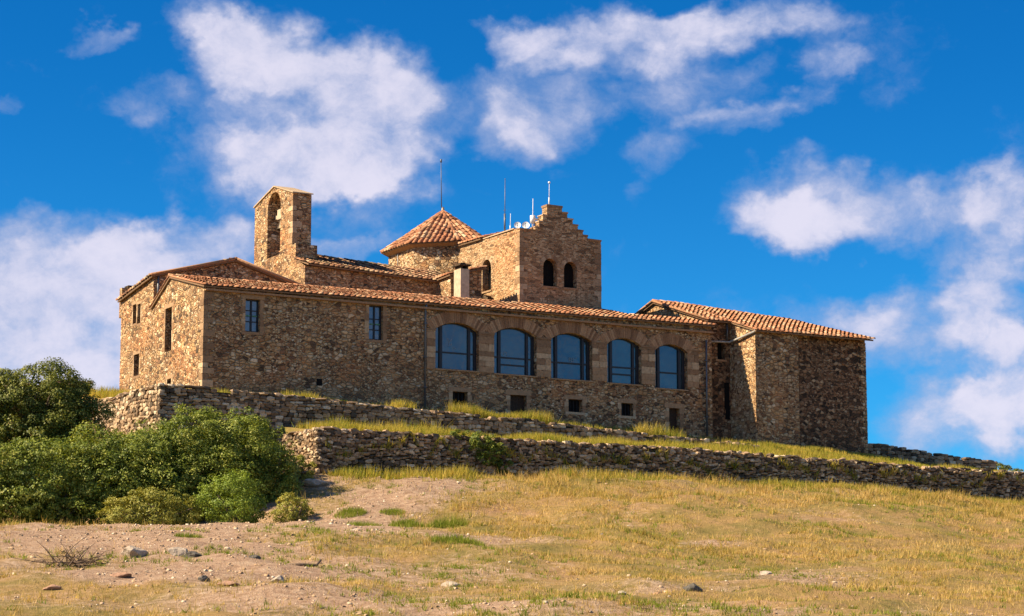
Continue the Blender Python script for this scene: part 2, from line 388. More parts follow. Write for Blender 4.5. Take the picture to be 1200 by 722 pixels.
# terraces behind the two retaining walls
UK = [-3.7, 3, 12, 18, 24, 31, 36, 45, 55, 78]
VK = [-3.55, -2, 0, 4, 12, 24]
ZK = [[-.58, -.75, -1.05, -1.2, -1.52, -1.78, -1.78, -2.4, -2.65, -3.0],
      [-.45, -.5, -.75, -.85, -1.2, -1.4, -1.5, -2.3, -2.6, -2.95],
      [-.4, -.1, -.4, -.5, -.8, -.95, -1.45, -2.3, -2.6, -2.8],
      [-.45, -.2, -.4, -.5, -.8, -.95, -1.35, -1.9, -2.2, -2.7],
      [.85, 1.1, 0, -.5, -.8, -1, -1.4, -1.9, -2.3, -3],
      [.3, .3, -.3, -.7, -1.2, -1.5, -2, -2.5, -3, -3.6]]
ZK = np.array(ZK)
def bil(uk, vk, zk, u, v):
    u = np.clip(u, uk[0], uk[-1]); v = np.clip(v, vk[0], vk[-1])
    i = np.clip(np.searchsorted(uk, u) - 1, 0, len(uk) - 2); j = np.clip(np.searchsorted(vk, v) - 1, 0, len(vk) - 2)
    uk = np.array(uk); vk = np.array(vk)
    a = (u - uk[i]) / (uk[i + 1] - uk[i]); b = (v - vk[j]) / (vk[j + 1] - vk[j])
    return (zk[j, i] * (1 - a) + zk[j, i + 1] * a) * (1 - b) + (zk[j + 1, i] * (1 - a) + zk[j + 1, i + 1] * a) * b
U1 = [2.6, 5, 20, 31, 36, 45, 55, 78]; V1 = [-8.75, -3.65]
Z1 = np.array([[-2.88, -2.85, -2.85, -3.0, -3.05, -3.1, -3.3, -3.9], [-2.12, -2.1, -2.0, -1.88, -1.82, -2.42, -2.68, -3.05]])
lower_z = lambda u, v: bil(U1, V1, Z1, np.asarray(u, float), np.asarray(v, float)) + .12 * vnoise(u, v, 1.7)
upper_z = lambda u, v: bil(UK, VK, ZK, np.asarray(u, float), np.asarray(v, float)) + .10 * vnoise(u, v, 1.5)
def terrace(name, us, vs, fn, base):
    X, Y = np.meshgrid(us, vs); X, Y = X.ravel(), Y.ravel(); Z = fn(X, Y); a, b = len(us), len(vs)
    V = list(zip(X, Y, Z)); ix = np.arange(a * b).reshape(b, a)
    F = [tuple(q) for q in np.stack([ix[:-1, :-1].ravel(), ix[:-1, 1:].ravel(), ix[1:, 1:].ravel(), ix[1:, :-1].ravel()], 1)]
    loop = list(ix[0, :]) + list(ix[1:, -1]) + list(ix[-1, -2::-1]) + list(ix[-2:0:-1, 0]); n = len(V)
    V += [(V[i][0], V[i][1], base) for i in loop]; k = len(loop)
    F += [(loop[(i + 1) % k], loop[i], n + i, n + (i + 1) % k) for i in range(k)]
    me = bpy.data.meshes.new(name); me.from_pydata(V, [], F); me.update()
    return tag(link(name, me, M['ground'], None, True), kind='structure')
terrace('terrace', np.linspace(2.55, 78, 130), np.linspace(-8.75, -3.65, 9), lower_z, -8)
terrace('terrace', np.linspace(-3.45, 78, 120), np.concatenate([np.linspace(-3.55, 0, 7), np.linspace(1, 24, 14)]), upper_z, -8)

# ------------------------------------------------------------------ stones
_st = []
for x in (-1, 0, 1):
    for y in (-1, 0, 1):
        for z in (-1, 0, 1):
            if (x, y, z) != (0, 0, 0): _st.append((x, y, z))
_stv = np.array(_st, float)
_ln = np.linalg.norm(_stv, axis=1, keepdims=True)
_stv = _stv * np.where(_ln > 1.6, .80, np.where(_ln > 1.2, .93, 1.04))
_key = {p: i for i, p in enumerate(_st)}
_stf = []
for ax in range(3):
    o1, o2 = [(1, 2), (2, 0), (0, 1)][ax]
    for sgn in (-1, 1):
        for a in (-1, 0):
            for b in (-1, 0):
                def pt(p, q):
                    t = [0, 0, 0]; t[ax] = sgn; t[o1] = p; t[o2] = q; return _key[tuple(t)]
                q = [pt(a, b), pt(a + 1, b), pt(a + 1, b + 1), pt(a, b + 1)]
                _stf.append(q if sgn > 0 else q[::-1])
def stone(mb, c, half, ex, ey, j=.2, tilt=.17):
    """rounded irregular block; ex along the wall, ey through it"""
    P = _stv * (1 + rng.normal(0, j, _stv.shape)) * np.array(half)
    t = rng.normal(0, tilt); ct, st_ = math.cos(t), math.sin(t)
    P = np.stack([P[:, 0] * ct - P[:, 2] * st_, P[:, 1], P[:, 0] * st_ + P[:, 2] * ct], 1)
    W = np.array(c) + P[:, :1] * np.array([ex[0], ex[1], 0]) + P[:, 1:2] * np.array([ey[0], ey[1], 0]) + P[:, 2:] * np.array([0, 0, 1])
    mb.arrays(W, _stf)
def dry_wall(name, label, runs, sl=(.18, .5), sh=(.12, .22), thick=.3, cap=True, j=.14, tilt=.05):
    """runs: (x0, y0, x1, y1, top(t), bottom(t), outward normal)"""
    x0, y0 = runs[0][0], runs[0][1]
    t = thing(name, (x0, y0, runs[0][5](0)), label, 'wall')
    mb = MB(); core = MB()
    for (ax, ay, bx, by, top, bot, nrm) in runs:
        Lr = math.hypot(bx - ax, by - ay); ex = ((bx - ax) / Lr, (by - ay) / Lr); ey = (-nrm[0], -nrm[1])
        zmin = min(bot(k / 20) for k in range(21)); zmax = max(top(k / 20) for k in range(21))
        z = zmin
        while z < zmax + .1:
            h = random.uniform(*sh); s = random.uniform(-.3, 0)
            while s < Lr:
                w = random.uniform(*sl); u = s + w / 2; k = min(1, max(0, u / Lr))
                zc = z + h / 2 + .09 * math.sin(u * .9 + z) + random.uniform(-tilt, tilt) * .4
                if bot(k) - .3 < zc < top(k) + random.uniform(-.12, .05) and u > -.05 and u < Lr + .05:
                    off = random.uniform(-.035, .05)
                    stone(mb, (ax + ex[0] * u + ey[0] * (thick * .5 + off), ay + ex[1] * u + ey[1] * (thick * .5 + off), zc),
                          (w * .5, thick * .5, h * random.uniform(.45, .6)), ex, ey, j, tilt)
                s += w * 1.01
            z += h * .98
        if cap:
            s = 0
            while s < Lr:
                w = random.uniform(.25, .6); u = s + w / 2; k = min(1, u / Lr)
                if random.random() < .88:
                    stone(mb, (ax + ex[0] * u + ey[0] * .26, ay + ex[1] * u + ey[1] * .26, top(k) + random.uniform(-.03, .03) * (1 + tilt * 8)), (w * .5, random.uniform(.2, .28), random.uniform(.06, .1)), ex, ey, j, tilt)
                s += w * .95
        n = max(2, int(Lr / 2))
        for i in range(n):
            k0, k1 = i / n, (i + 1) / n
            def P(k, o, zz): return (ax + (bx - ax) * k + ey[0] * o, ay + (by - ay) * k + ey[1] * o, zz)
            o0, o1 = thick * .55, .62
            core.hexa([P(k0, o0, bot(k0) - 1), P(k1, o0, bot(k1) - 1), P(k1, o1, bot(k1) - 1), P(k0, o1, bot(k0) - 1)],
                      [P(k0, o0, top(k0) - .1), P(k1, o0, top(k1) - .1), P(k1, o1, top(k1) - .1), P(k0, o1, top(k0) - .1)])
    mb.build('stone_face', M['drystone'], t); core.build('core', M['core'], t)
    return t
def lut(xs, zs): return lambda k: float(np.interp(k, xs, zs))
dry_wall('dry_stone_wall', 'upper dry stone terrace wall just below the long facade, with a sunlit left return', [
    (-3.7, -4, 31.2, -4, lut([0, .2, .41, .58, .77, 1], [-.45, -.66, -.95, -1.1, -1.45, -1.74]), lut([0, .3, 1], [-2.6, -2.3, -2.0]), (0, -1)),
    (-3.7, -3.7, -3.7, 8, lut([0, 1], [-.45, -.3]), lut([0, 1], [-2.6, -2.4]), (-1, 0))])
dry_wall('dry_stone_wall', 'long lower retaining wall of dark rubble across the top of the dry grass slope', [
    (2.3, -9, 76, -9, lut([0, .1, .3, .45, .6, .8, 1], [-2.74, -2.78, -2.72, -2.92, -3.0, -3.1, -3.8]), lut([0, .1, .25, .42, .6, .8, 1], [-5.1, -5.0, -4.9, -4.8, -4.9, -5.6, -7]), (0, -1)),
    (2.3, -8.7, 2.3, -4.2, lut([0, 1], [-2.74, -2.7]), lut([0, 1], [-5.1, -4.8]), (-1, 0))], sl=(.1, .42), sh=(.08, .2), j=.17, tilt=.14)
dry_wall('dry_stone_wall', 'low dark stone wall on the skyline right of the end house', [
    (41.6, 1, 52.4, 1, lut([0, .25, .27, 1], [-.58, -.66, -.74, -1.3]), lut([0, 1], [-2.3, -2.6]), (0, -1))], sl=(.25, .6), j=.1, tilt=.03)
dry_wall('dry_stone_wall', 'short ruined wall behind the tree at the left end of the hilltop', [
    (-9, 14, -1.0, 13.6, lut([0, .6, .8, 1], [1.35, 1.45, 1.7, 1.72]), lut([0, 1], [0, .8]), (0, -1))], sl=(.3, .6))

# ------------------------------------------------------------------ roofs
def tiles(poly, pitch=.31, row=.42, rise=.095, tmat='tile', parent=None, name='roof', sag=0, seed=1, extra=None):
    """poly: eave left, eave right, then the rest counter-clockwise; rows of barrel tiles laid up the slope"""
    rnd = random.Random(seed)
    P = [Vector(p) for p in poly]; a, b = P[0], P[1]; e = (b - a); Le = e.length; e.normalize()
    top = max(P[2:], key=lambda q: (q - a - e * (q - a).dot(e)).length)
    tdir = (top - a); tdir -= e * tdir.dot(e); T = tdir.length; tdir.normalize(); nn = e.cross(tdir).normalized()
    if nn.z < 0: nn = -nn
    pol = [((q - a).dot(e), (q - a).dot(tdir)) for q in P]
    smin, smax = min(q[0] for q in pol), max(q[0] for q in pol)
    mb = MB()
    def pos(s, t, h): 
        p = a + e * s + tdir * t + nn * h
        if sag: p.z -= sag * max(0, s) / Le * t / T
        return p
    def trange(s):
        ts = []
        for i in range(len(pol)):
            (s0, t0), (s1, t1) = pol[i], pol[(i + 1) % len(pol)]
            if abs(s1 - s0) > 1e-6 and min(s0, s1) - 1e-6 <= s <= max(s0, s1) + 1e-6: ts.append(t0 + (t1 - t0) * (s - s0) / (s1 - s0))
        return (min(ts), max(ts)) if len(ts) > 1 else None
    n = int(round((smax - smin) / pitch)); seg = 5
    for i in range(n + 1):
        s = smin + (smax - smin) * min(max((i + .0) / n, .004), .996)
        r = trange(s)
        if not r or r[1] - r[0] < .1: continue
        m = max(1, int(round((r[1] - r[0]) / row))); rr = (r[1] - r[0]) / m
        dx0 = rnd.uniform(-.015, .015)
        for jx in range(m):
            t0 = r[0] + jx * rr - .05 + rnd.uniform(-.025, .025); t1 = r[0] + (jx + 1) * rr + .03
            w0, w1 = pitch * .36, pitch * .29; h0 = rnd.uniform(-.008, .012) + .035; tw = rnd.uniform(-.025, .025); nv = len(mb.v)
            for (t, w, h, dd) in ((t0, w0, h0, -tw / 2), (t1, w1, 0, tw / 2)):
                for k in range(seg + 1):
                    an = PI * k / seg
                    mb.v.append(tuple(pos(s + dx0 + dd - w * math.cos(an), t, h + rise * math.sin(an) * (w / w0))))
            for k in range(seg): mb.f.append((nv + k, nv + k + 1, nv + seg + 1 + k + 1, nv + seg + 1 + k))
            if jx == 0: mb.f.append(tuple(nv + k for k in range(seg, -1, -1)))
    # pan layer between the covers
    for i in range(n):
        s0 = smin + (smax - smin) * i / n; s1 = smin + (smax - smin) * (i + 1) / n
        r = trange((s0 + s1) / 2)
        if not r or r[1] - r[0] < .05: continue
        m = max(1, int(round((r[1] - r[0]) / row))); rr = (r[1] - r[0]) / m
        for jx in range(m):
            t0, t1 = r[0] + jx * rr, r[0] + (jx + 1) * rr; sm_ = (s0 + s1) / 2
            hh = rnd.uniform(0, .015)
            mb.quad(pos(s0, t0, .03 + hh), pos(sm_, t0, .0 + hh), pos(sm_, t1, -.012), pos(s0, t1, .02))
            mb.quad(pos(sm_, t0, .0 + hh), pos(s1, t0, .03 + hh), pos(s1, t1, .02), pos(sm_, t1, -.012))
    ro = mb.build(name, M[tmat], parent, True)
    d = MB()
    bot = [Vector(p) - nn * .11 for p in poly]; tp = [Vector(p) - nn * .03 for p in poly]
    if sag:
        for q in (bot, tp):
            for v_ in q:
                s = (v_ - a).dot(e); t = (v_ - a).dot(tdir); v_.z -= sag * max(0, s) / Le * t / T
    d.hexa(bot, tp)
    d.build('roof_deck', M['soffit'], ro)
    return ro
def ridge(p, q, parent, mat='tile', r=.13, step=.42, seed=3):
    rnd = random.Random(seed); p, q = Vector(p), Vector(q); n = max(1, int((q - p).length / step)); mb = MB(); d = (q - p).normalized()
    sd = d.cross(Vector((0, 0, 1))).normalized(); up = sd.cross(d)
    for i in range(n):
        a = p + (q - p) * (i / n) - d * .03; b = p + (q - p) * ((i + 1) / n) + d * .04; nv = len(mb.v); h = rnd.uniform(0, .02)
        for (c, w, hh) in ((a, r, h), (b, r * .85, h - .02)):
            for k in range(7):
                an = PI * k / 6; mb.v.append(tuple(c + sd * (w * math.cos(an)) + up * (w * .8 * math.sin(an) + hh)))
        for k in range(6): mb.f.append((nv + k, nv + k + 1, nv + 8 + k, nv + 7 + k))
        mb.f.append(tuple(nv + k for k in range(6, -1, -1)))
    return mb.build('ridge_tile', M[mat], parent, True)

def quoins(mb, x, y, z0, z1, sx, sy, pr=.018):
    z = z0; k = 0
    while z < z1 - .05:
        h = min(random.uniform(.24, .38), z1 - z); a, b = (random.uniform(.42, .62), random.uniform(.22, .32)) if k % 2 else (random.uniform(.22, .32), random.uniform(.42, .62))
        xa, xb = sorted((x - sx * pr * random.uniform(.4, 1.3), x + sx * a)); ya, yb = sorted((y - sy * pr * random.uniform(.4, 1.3), y + sy * b))
        mb.box(xa, xb, ya, yb, z + .012, z + h - .012, .008)
        z += h; k += 1

def surround(mb, x0, x1, z0, z1, v, w=.2, pr=.02, sill=True, axis='f'):
    B = (lambda a, b, c, d: mb.box(a, b, v - pr, v + .12, c, d, .006)) if axis == 'f' else (lambda a, b, c, d: mb.box(v - pr, v + .12, a, b, c, d, .006))
    B(x0 - w * 1.3, x1 + w * 1.3, z1 + .004, z1 + w * 1.1)
    for s in (0, 1):
        z = z0
        while z < z1 - .02:
            h = min(random.uniform(.22, .4), z1 - z); ww = w * random.uniform(.75, 1.35)
            if s == 0: B(x0 - ww, x0 - .004, z + .006, z + h - .006)
            else: B(x1 + .004, x1 + ww, z + .006, z + h - .006)
            z += h
    if sill: B(x0 - w, x1 + w, z0 - .14, z0 - .004)

# ------------------------------------------------------------------ the long wing
wing = thing('stone_wing', (0, 0, 0), 'long low stone wing with clay tile roof and five wide arched windows', 'building')
ARC = [(13.2, 15.82, 1.87, 3.98, .42), (16.77, 19.4, 1.83, 3.99, .40), (20.33, 22.95, 1.79, 3.96, .40), (23.93, 26.15, 1.77, 3.93, .38), (27.08, 29.22, 1.67, 3.80, .38)]
SMALL = [(14.25, 15.15, -.02, .70), (21.41, 22.3, .01, .71), (24.82, 25.59, -.02, .69)]
DOOR = [(17.77, 18.77, -.95, .73), (27.97, 28.67, -1.1, .59)]
CAS = [(2.27, 3.08, 3.05, 4.74), (9.27, 10.08, 3.14, 4.97)]
WT_ = lambda u: 5.19 + .23 * u / 30.9
holes = [arch(*a) for a in ARC] + [rect(*s) for s in SMALL] + [rect(*d) for d in DOOR] + [rect(*c) for c in CAS]
RX = 30.9; VT = 2.3
mb = MB()
panel(mb, front(0), [(0, -1.6), (RX, -1.6), (RX, WT_(RX)), (0, WT_(0))], holes, .55)
slit = rect(4.35, 5.28, 2.45, 4.75); low = rect(4.25, 4.85, .2, .98)
panel(mb, west(0), [(0, -1.6), (7.1, -1.6), (7.1, 5.05), (6.92, 5.07), (4.67, 6.3), (0, WT_(0))], [slit, low], .4)
mb.quad((0, 7.1, -1.6), (RX, 7.1, -1.6), (RX, 7.1, 5.2), (0, 7.1, 5.05))
mb.quad((RX, 0, -1.6), (RX, 7.1, -1.6), (RX, 7.1, 5.2), (RX, VT, 5.9), (RX, 0, WT_(RX)))
mb.build('wall', M['rubble'], wing)
rf = tiles([(-.12, -.24, 5.23), (26.9, -.24, 5.42), (26.9, 4.55, 6.58), (-.12, 4.55, 6.39)], parent=wing, seed=1)
tiles([(26.9, -.24, 5.42), (RX + .1, -.24, 5.45), (RX + .1, VT, 5.45 + (VT + .24) * .2634), (26.9, VT, 5.42 + (VT + .24) * .2634)], parent=wing, seed=12)
rb = tiles([(21.2, 7.3, 5.25), (-.1, 7.3, 5.08), (-.1, 4.6, 6.38), (21.2, 4.6, 6.54)], parent=wing, seed=2, pitch=.4, row=.6)
ridge((-.12, 4.57, 6.42), (26.8, 4.57, 6.61), rf)
vg = MB(); vg.tube([(-.1, -.22, 5.27), (-.1, 4.55, 6.41)], .05, 6); vg.tube([(-.1, 4.65, 6.41), (-.1, 7.25, 5.14)], .05, 6); vg.build('verge_tile', M['tile'], rf, True)
ca = MB(); ca.box(0.02, RX, -.2, -.004, 4.98, 5.08); ca.build('cornice', M['brick'], wing)
q = MB(); quoins(q, 0, 0, -.9, 5.0, 1, 1); q.build('corner_stone', M['block'], wing)
# brick arches and ashlar piers
for (x0, x1, z0, zs, rise) in ARC:
    w = (x1 - x0) / 2; R = (w * w + rise * rise) / (2 * rise); cx = (x0 + x1) / 2; cz = zs + rise - R; a0 = math.asin(w / R) + .10
    mb = MB(); nb = int(2 * a0 * (R + .3) / .125)
    for i in range(nb):
        b0 = -a0 + 2 * a0 * (i + .05) / nb; b1 = -a0 + 2 * a0 * (i + .95) / nb; r0, r1 = R + .004 + random.uniform(0, .015), R + random.uniform(.56, .66)
        pr = -.022 + random.uniform(-.012, .012)
        pt = lambda an, r, y: (cx + r * math.sin(an), y, cz + r * math.cos(an))
        mb.hexa([pt(b0, r0, pr), pt(b1, r0, pr), pt(b1, r0, .1), pt(b0, r0, .1)], [pt(b0, r1, pr), pt(b1, r1, pr), pt(b1, r1, .1), pt(b0, r1, .1)])
    mb.build('brick_arch', M['brick'], wing)
for (xa, xb) in [(12.66, 13.2)] + [(ARC[i][1], ARC[i + 1][0]) for i in range(4)] + [(29.22, 30.0)]:
    mb = MB(); z = 1.82
    while z < 3.86:
        h = min(random.uniform(.24, .42), 3.9 - z)
        if random.random() < .45 and xb - xa > .6:
            c = xa + (xb - xa) * random.uniform(.35, .65); cuts = [(xa, c), (c, xb)]
        else: cuts = [(xa, xb)]
        for (c0, c1) in cuts: mb.box(c0 + .012, c1 - .012, -.02 + random.uniform(-.012, .008), .1, z + .01, z + h - .01, .008)
        z += h
    mb.box(xa - .03, xb + .03, -.05, .1, 3.9, 3.98, .006)
    mb.build('pier', M['block'], wing)
# arched windows: frame, glass, sill
for i, (x0, x1, z0, zs, rise) in enumerate(ARC):
    f = MB(); y0, y1 = .27, .35
    lx, rx = x0 + (x1 - x0) * .175, x0 + (x1 - x0) * .83; zm = z0 + .93
    ol = arch(x0, x1, z0, zs, rise); il = arch(x0 + .06, x1 - .16, z0 + .06, zs - .02, rise - .03)
    for k in range(len(ol)):
        k2 = (k + 1) % len(ol)
        f.hexa([(ol[k][0], y0, ol[k][1]), (ol[k2][0], y0, ol[k2][1]), (il[k2][0], y0, il[k2][1]), (il[k][0], y0, il[k][1])],
               [(ol[k][0], y1, ol[k][1]), (ol[k2][0], y1, ol[k2][1]), (il[k2][0], y1, il[k2][1]), (il[k][0], y1, il[k][1])])
    ztop = lambda x: zs + rise - ((x1 - x0) / 2) ** 2 * 0 - rise * ((x - (x0 + x1) / 2) / ((x1 - x0) / 2)) ** 2
    for xx, wd in ((lx, .085), (rx, .075)): f.box(xx - wd, xx + wd, y0 - .02, y1 + .01, z0 + .02, ztop(xx) - .01)
    f.box(x0 + .03, x1 - .03, y0 + .005, y1 - .005, zm - .04, zm + .04)
    if i in (1, 3): f.box(lx, rx, y0 + .005, y1 - .005, z0 + .5, z0 + .58)
    fo = f.build('window', M['frame'], wing)
    g_ = MB(); n0 = len(g_.v)
    tl, ty = random.uniform(-.012, .012), random.uniform(-.008, .008)
    g_.v += [(a, .337 + (b - z0) * tl * .6 + (a - x0) * ty * .6, b) for a, b in ol]; g_.f.append(tuple(range(len(ol))))
    g_.build('pane', M['glass'], fo)
    if i < 3:  # pale strokes laid on the glass stand in for reflections
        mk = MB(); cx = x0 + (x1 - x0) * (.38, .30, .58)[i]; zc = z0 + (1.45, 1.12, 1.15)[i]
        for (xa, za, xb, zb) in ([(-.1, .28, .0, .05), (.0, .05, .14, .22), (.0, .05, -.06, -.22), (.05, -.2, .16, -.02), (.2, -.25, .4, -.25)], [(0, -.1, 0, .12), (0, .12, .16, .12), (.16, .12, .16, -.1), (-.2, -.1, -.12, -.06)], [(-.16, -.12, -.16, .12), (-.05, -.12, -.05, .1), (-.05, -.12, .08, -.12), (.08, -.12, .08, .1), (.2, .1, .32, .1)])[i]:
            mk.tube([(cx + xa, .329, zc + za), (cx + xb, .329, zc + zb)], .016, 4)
        mk.build('painted_reflection', M['reflection_paint'], fo)
    s_ = MB(); s_.box(x0 - .03, x1 + .03, -.07, .26, z0 - .075, z0 - .004, .004); s_.build('sill', M['block'], fo)
# small openings
for (x0, x1, z0, z1) in SMALL:
    f = MB(); surround(f, x0, x1, z0, z1, 0); fo = f.build('window', M['block'], wing)
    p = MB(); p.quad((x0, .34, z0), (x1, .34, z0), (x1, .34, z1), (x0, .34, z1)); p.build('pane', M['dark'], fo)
    p = MB()
    for k in range(1, 4): xx = x0 + (x1 - x0) * k / 4; p.tube([(xx, .2, z0), (xx, .2, z1)], .012, 5)
    p.build('window_bar', M['frame'], fo)
for (x0, x1, z0, z1) in DOOR:
    f = MB(); surround(f, x0, x1, z0, z1, 0, .24, .02, False); fo = f.build('door_frame', M['block'], wing)
    p = MB(); n = 6
    for k in range(n): p.box(x0 + (x1 - x0) * k / n + .006, x0 + (x1 - x0) * (k + 1) / n - .006, .3, .36, z0, z1)
    for zz in (.3, .75): p.box(x0, x1, .285, .31, z0 + (z1 - z0) * zz, z0 + (z1 - z0) * zz + .1)
    p.build('door', M['wood'], fo)
for (x0, x1, z0, z1) in CAS:
    f = MB(); y0, y1 = .2, .27; c = (x0 + x1) / 2
    for a, b in ((x0, x0 + .06), (c - .045, c + .045), (x1 - .06, x1)): f.box(a, b, y0, y1, z0, z1)
    for a, b in ((z0, z0 + .07), (z1 - .07, z1)): f.box(x0 + .06, x1 - .06, y0 + .004, y1 - .004, a, b)
    for zz in (z0 + .55, z0 + 1.12): f.box(x0 + .06, x1 - .06, y0 + .01, y1 - .01, zz - .025, zz + .025)
    fo = f.build('window', M['frame'], wing)
    p = MB(); p.quad((x0, .25, z0), (x1, .25, z0), (x1, .25, z1), (x0, .25, z1)); p.build('pane', M['glass_dim'], fo)
    p = MB(); p.box(x0 + .08, c - .06, y0 - .015, y0 - .002, z0 + .82, z0 + .88); p.box(c + .06, x1 - .08, y0 - .015, y0 - .002, z0 + .82, z0 + .88); p.build('cross_bar', M['green_paint'], fo)
    p = MB(); surround(p, x0, x1, z0, z1, 0, .2, .015); p.build('window_surround', M['block'], fo)
for h_ in (slit, low):
    p = MB(); (a0, b0), (a1, _), (_, b1) = h_[0], h_[1], h_[2]
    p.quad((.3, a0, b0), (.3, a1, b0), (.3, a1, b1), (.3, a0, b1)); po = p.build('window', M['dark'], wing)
    p = MB(); surround(p, a0, a1, b0, b1, 0, .18, .012, False, 'w'); p.build('window_surround', M['block'], po)
def pipe(parent, pts, r=.05, mat='zinc', brk=None):
    mb = MB(); mb.tube(pts, r, 8)
    for (x, y, z) in (brk or []): mb.box(x - r * 1.5, x + r * 1.5, y - r * 1.3, y + r * 2.2, z - .03, z + .03)
    return mb.build('downpipe', M[mat], parent, True)
pipe(wing, [(12.55, -.2, 5.2), (12.55, -.1, 5.0), (12.55, -.09, 4.6), (12.56, -.09, -.7)], .055, 'zinc', [(12.55, -.09, z) for z in (.8, 2.4, 4.2)])
pipe(wing, [(30.47, -.1, 4.58), (30.45, -.1, -1.1)], .055, 'zinc', [(30.45, -.1, z) for z in (.2, 1.8, 3.4)])
hb = MB(); hb.box(6.3, 6.62, -.012, .1, .52, .88, .01); hb.build('vent_hole', M['dark'], wing)

# ------------------------------------------------------------------ gabled house behind the left end
house = thing('gabled_house', (0, 7.1, 0), 'taller gabled stone house at the far left, behind the end of the long wing', 'building')
mb = MB(); F7 = 7.12
tw1, tw2 = rect(9.58, 10.12, 4.58, 5.62), rect(8.95, 9.45, 4.5, 5.55); sw = rect(9.0, 9.8, 1.68, 2.85)
panel(mb, west(0), [(F7, -1.4), (11.95, -1.4), (11.95, 6.05), (F7, 6.7)], [tw1, tw2, sw], .35)
panel(mb, front(F7), [(0, -1.4), (9.2, -1.4), (9.2, 6.55), (4.61, 7.9), (0, 6.7)], [], .3)
mb.quad((9.2, 11.95, -1.4), (0, 11.95, -1.4), (0, 11.95, 6.05), (4.61, 11.95, 7.25), (9.2, 11.95, 5.9))
mb.quad((9.2, F7, -1.4), (9.2, 11.95, -1.4), (9.2, 11.95, 5.9), (9.2, F7, 6.55))
mb.build('wall', M['rubble'], house)
for h_ in (tw1, tw2, sw):
    (a0, b0), (a1, _), (_, b1) = h_[0], h_[1], h_[2]
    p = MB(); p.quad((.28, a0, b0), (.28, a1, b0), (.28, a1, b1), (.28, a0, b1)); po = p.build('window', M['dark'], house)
    p = MB(); surround(p, a0, a1, b0, b1, 0, .13, .012, True, 'w'); p.build('window_surround', M['block'], po)
r1 = tiles([(-.2, 12.1, 6.12), (-.2, 6.95, 6.80), (4.61, 6.95, 8.06), (4.61, 12.1, 7.4)], tmat='tile_old', parent=house, seed=5)
r2 = tiles([(9.3, 6.95, 6.65), (9.3, 12.1, 6.0), (4.61, 12.1, 7.4), (4.61, 6.95, 8.06)], tmat='tile_old', parent=house, seed=6)
ridge((4.61, 6.93, 8.08), (4.61, 12.1, 7.42), r1, 'tile_old')
vg = MB(); vg.tube([(-.22, 6.95, 6.82), (4.55, 6.93, 8.08)], .085, 6); vg.tube([(4.67, 6.93, 8.08), (9.3, 6.93, 6.7)], .085, 6); vg.build('verge_tile', M['tile_old'], r1, True)
pipe(house, [(.22, 7.0, 6.75), (.22, 7.03, 5.3)], .06)
p = MB(); p.box(.02, .75, 11.97, 12.35, 5.2, 6.85); p.box(.9, 1.5, 11.97, 12.35, 5.2, 6.8); pp = p.build('chimney', M['rubble'], house)
p = MB(); p.box(.35, 2.0, 11.9, 12.5, 6.86, 7.0); p.build('chimney_cap', M['core'], pp)

# ------------------------------------------------------------------ church with the bell gable
church = thing('church', (9.2, 8, 0), 'church nave with tall sunlit bell gable rising above the wing roof', 'building')
mb = MB(); U0 = 9.2
panel(mb, west(U0), [(8, 0), (15.3, 0), (15.3, 9.1), (15.2, 9.25), (9.25, 8.95), (9.25, 8.82), (8, 8.28)], [], .3)
mb.quad((U0, 8, 0), (19.4, 8, 0), (19.4, 8, 7.95), (U0, 8, 8.28))
mb.quad((19.4, 15.3, 0), (U0, 15.3, 0), (U0, 15.3, 9.1), (19.4, 15.3, 7.95))
mb.quad((U0 + 1.3, 9.25, 8.82), (U0, 9.25, 8.82), (U0, 9.25, 8.95), (U0 + 1.3, 9.25, 8.95))
mb.build('wall', M['rubble'], church)
tr = MB()
panel(tr, west(17.42), [(6.2, 0), (8, 0), (8, 8.0), (6.2, 8.1)], [], .3)
tr.quad((17.42, 6.2, 0), (19.4, 6.2, 0), (19.4, 6.2, 8.7), (17.42, 6.2, 8.1)); tr.build('side_chapel', M['rubble'], church)
tiles([(17.25, 8.5, 8.1), (17.25, 6.05, 8.2), (19.6, 6.05, 8.8), (19.6, 8.5, 8.7)], tmat='tile', parent=church, name='chapel_roof', seed=9)
n1 = tiles([(9.28, 7.7, 8.38), (19.4, 7.7, 7.98), (19.4, 11.65, 9.22), (9.28, 11.65, 9.62)], tmat='tile_old', parent=church, seed=7)
n2 = tiles([(19.4, 15.5, 7.98), (10.3, 15.5, 8.38), (10.3, 11.65, 9.62), (19.4, 11.65, 9.22)], tmat='tile_old', parent=church, seed=8, pitch=.4, row=.6)
ridge((10.35, 11.65, 9.65), (19.4, 11.65, 9.25), n1, 'tile_old')
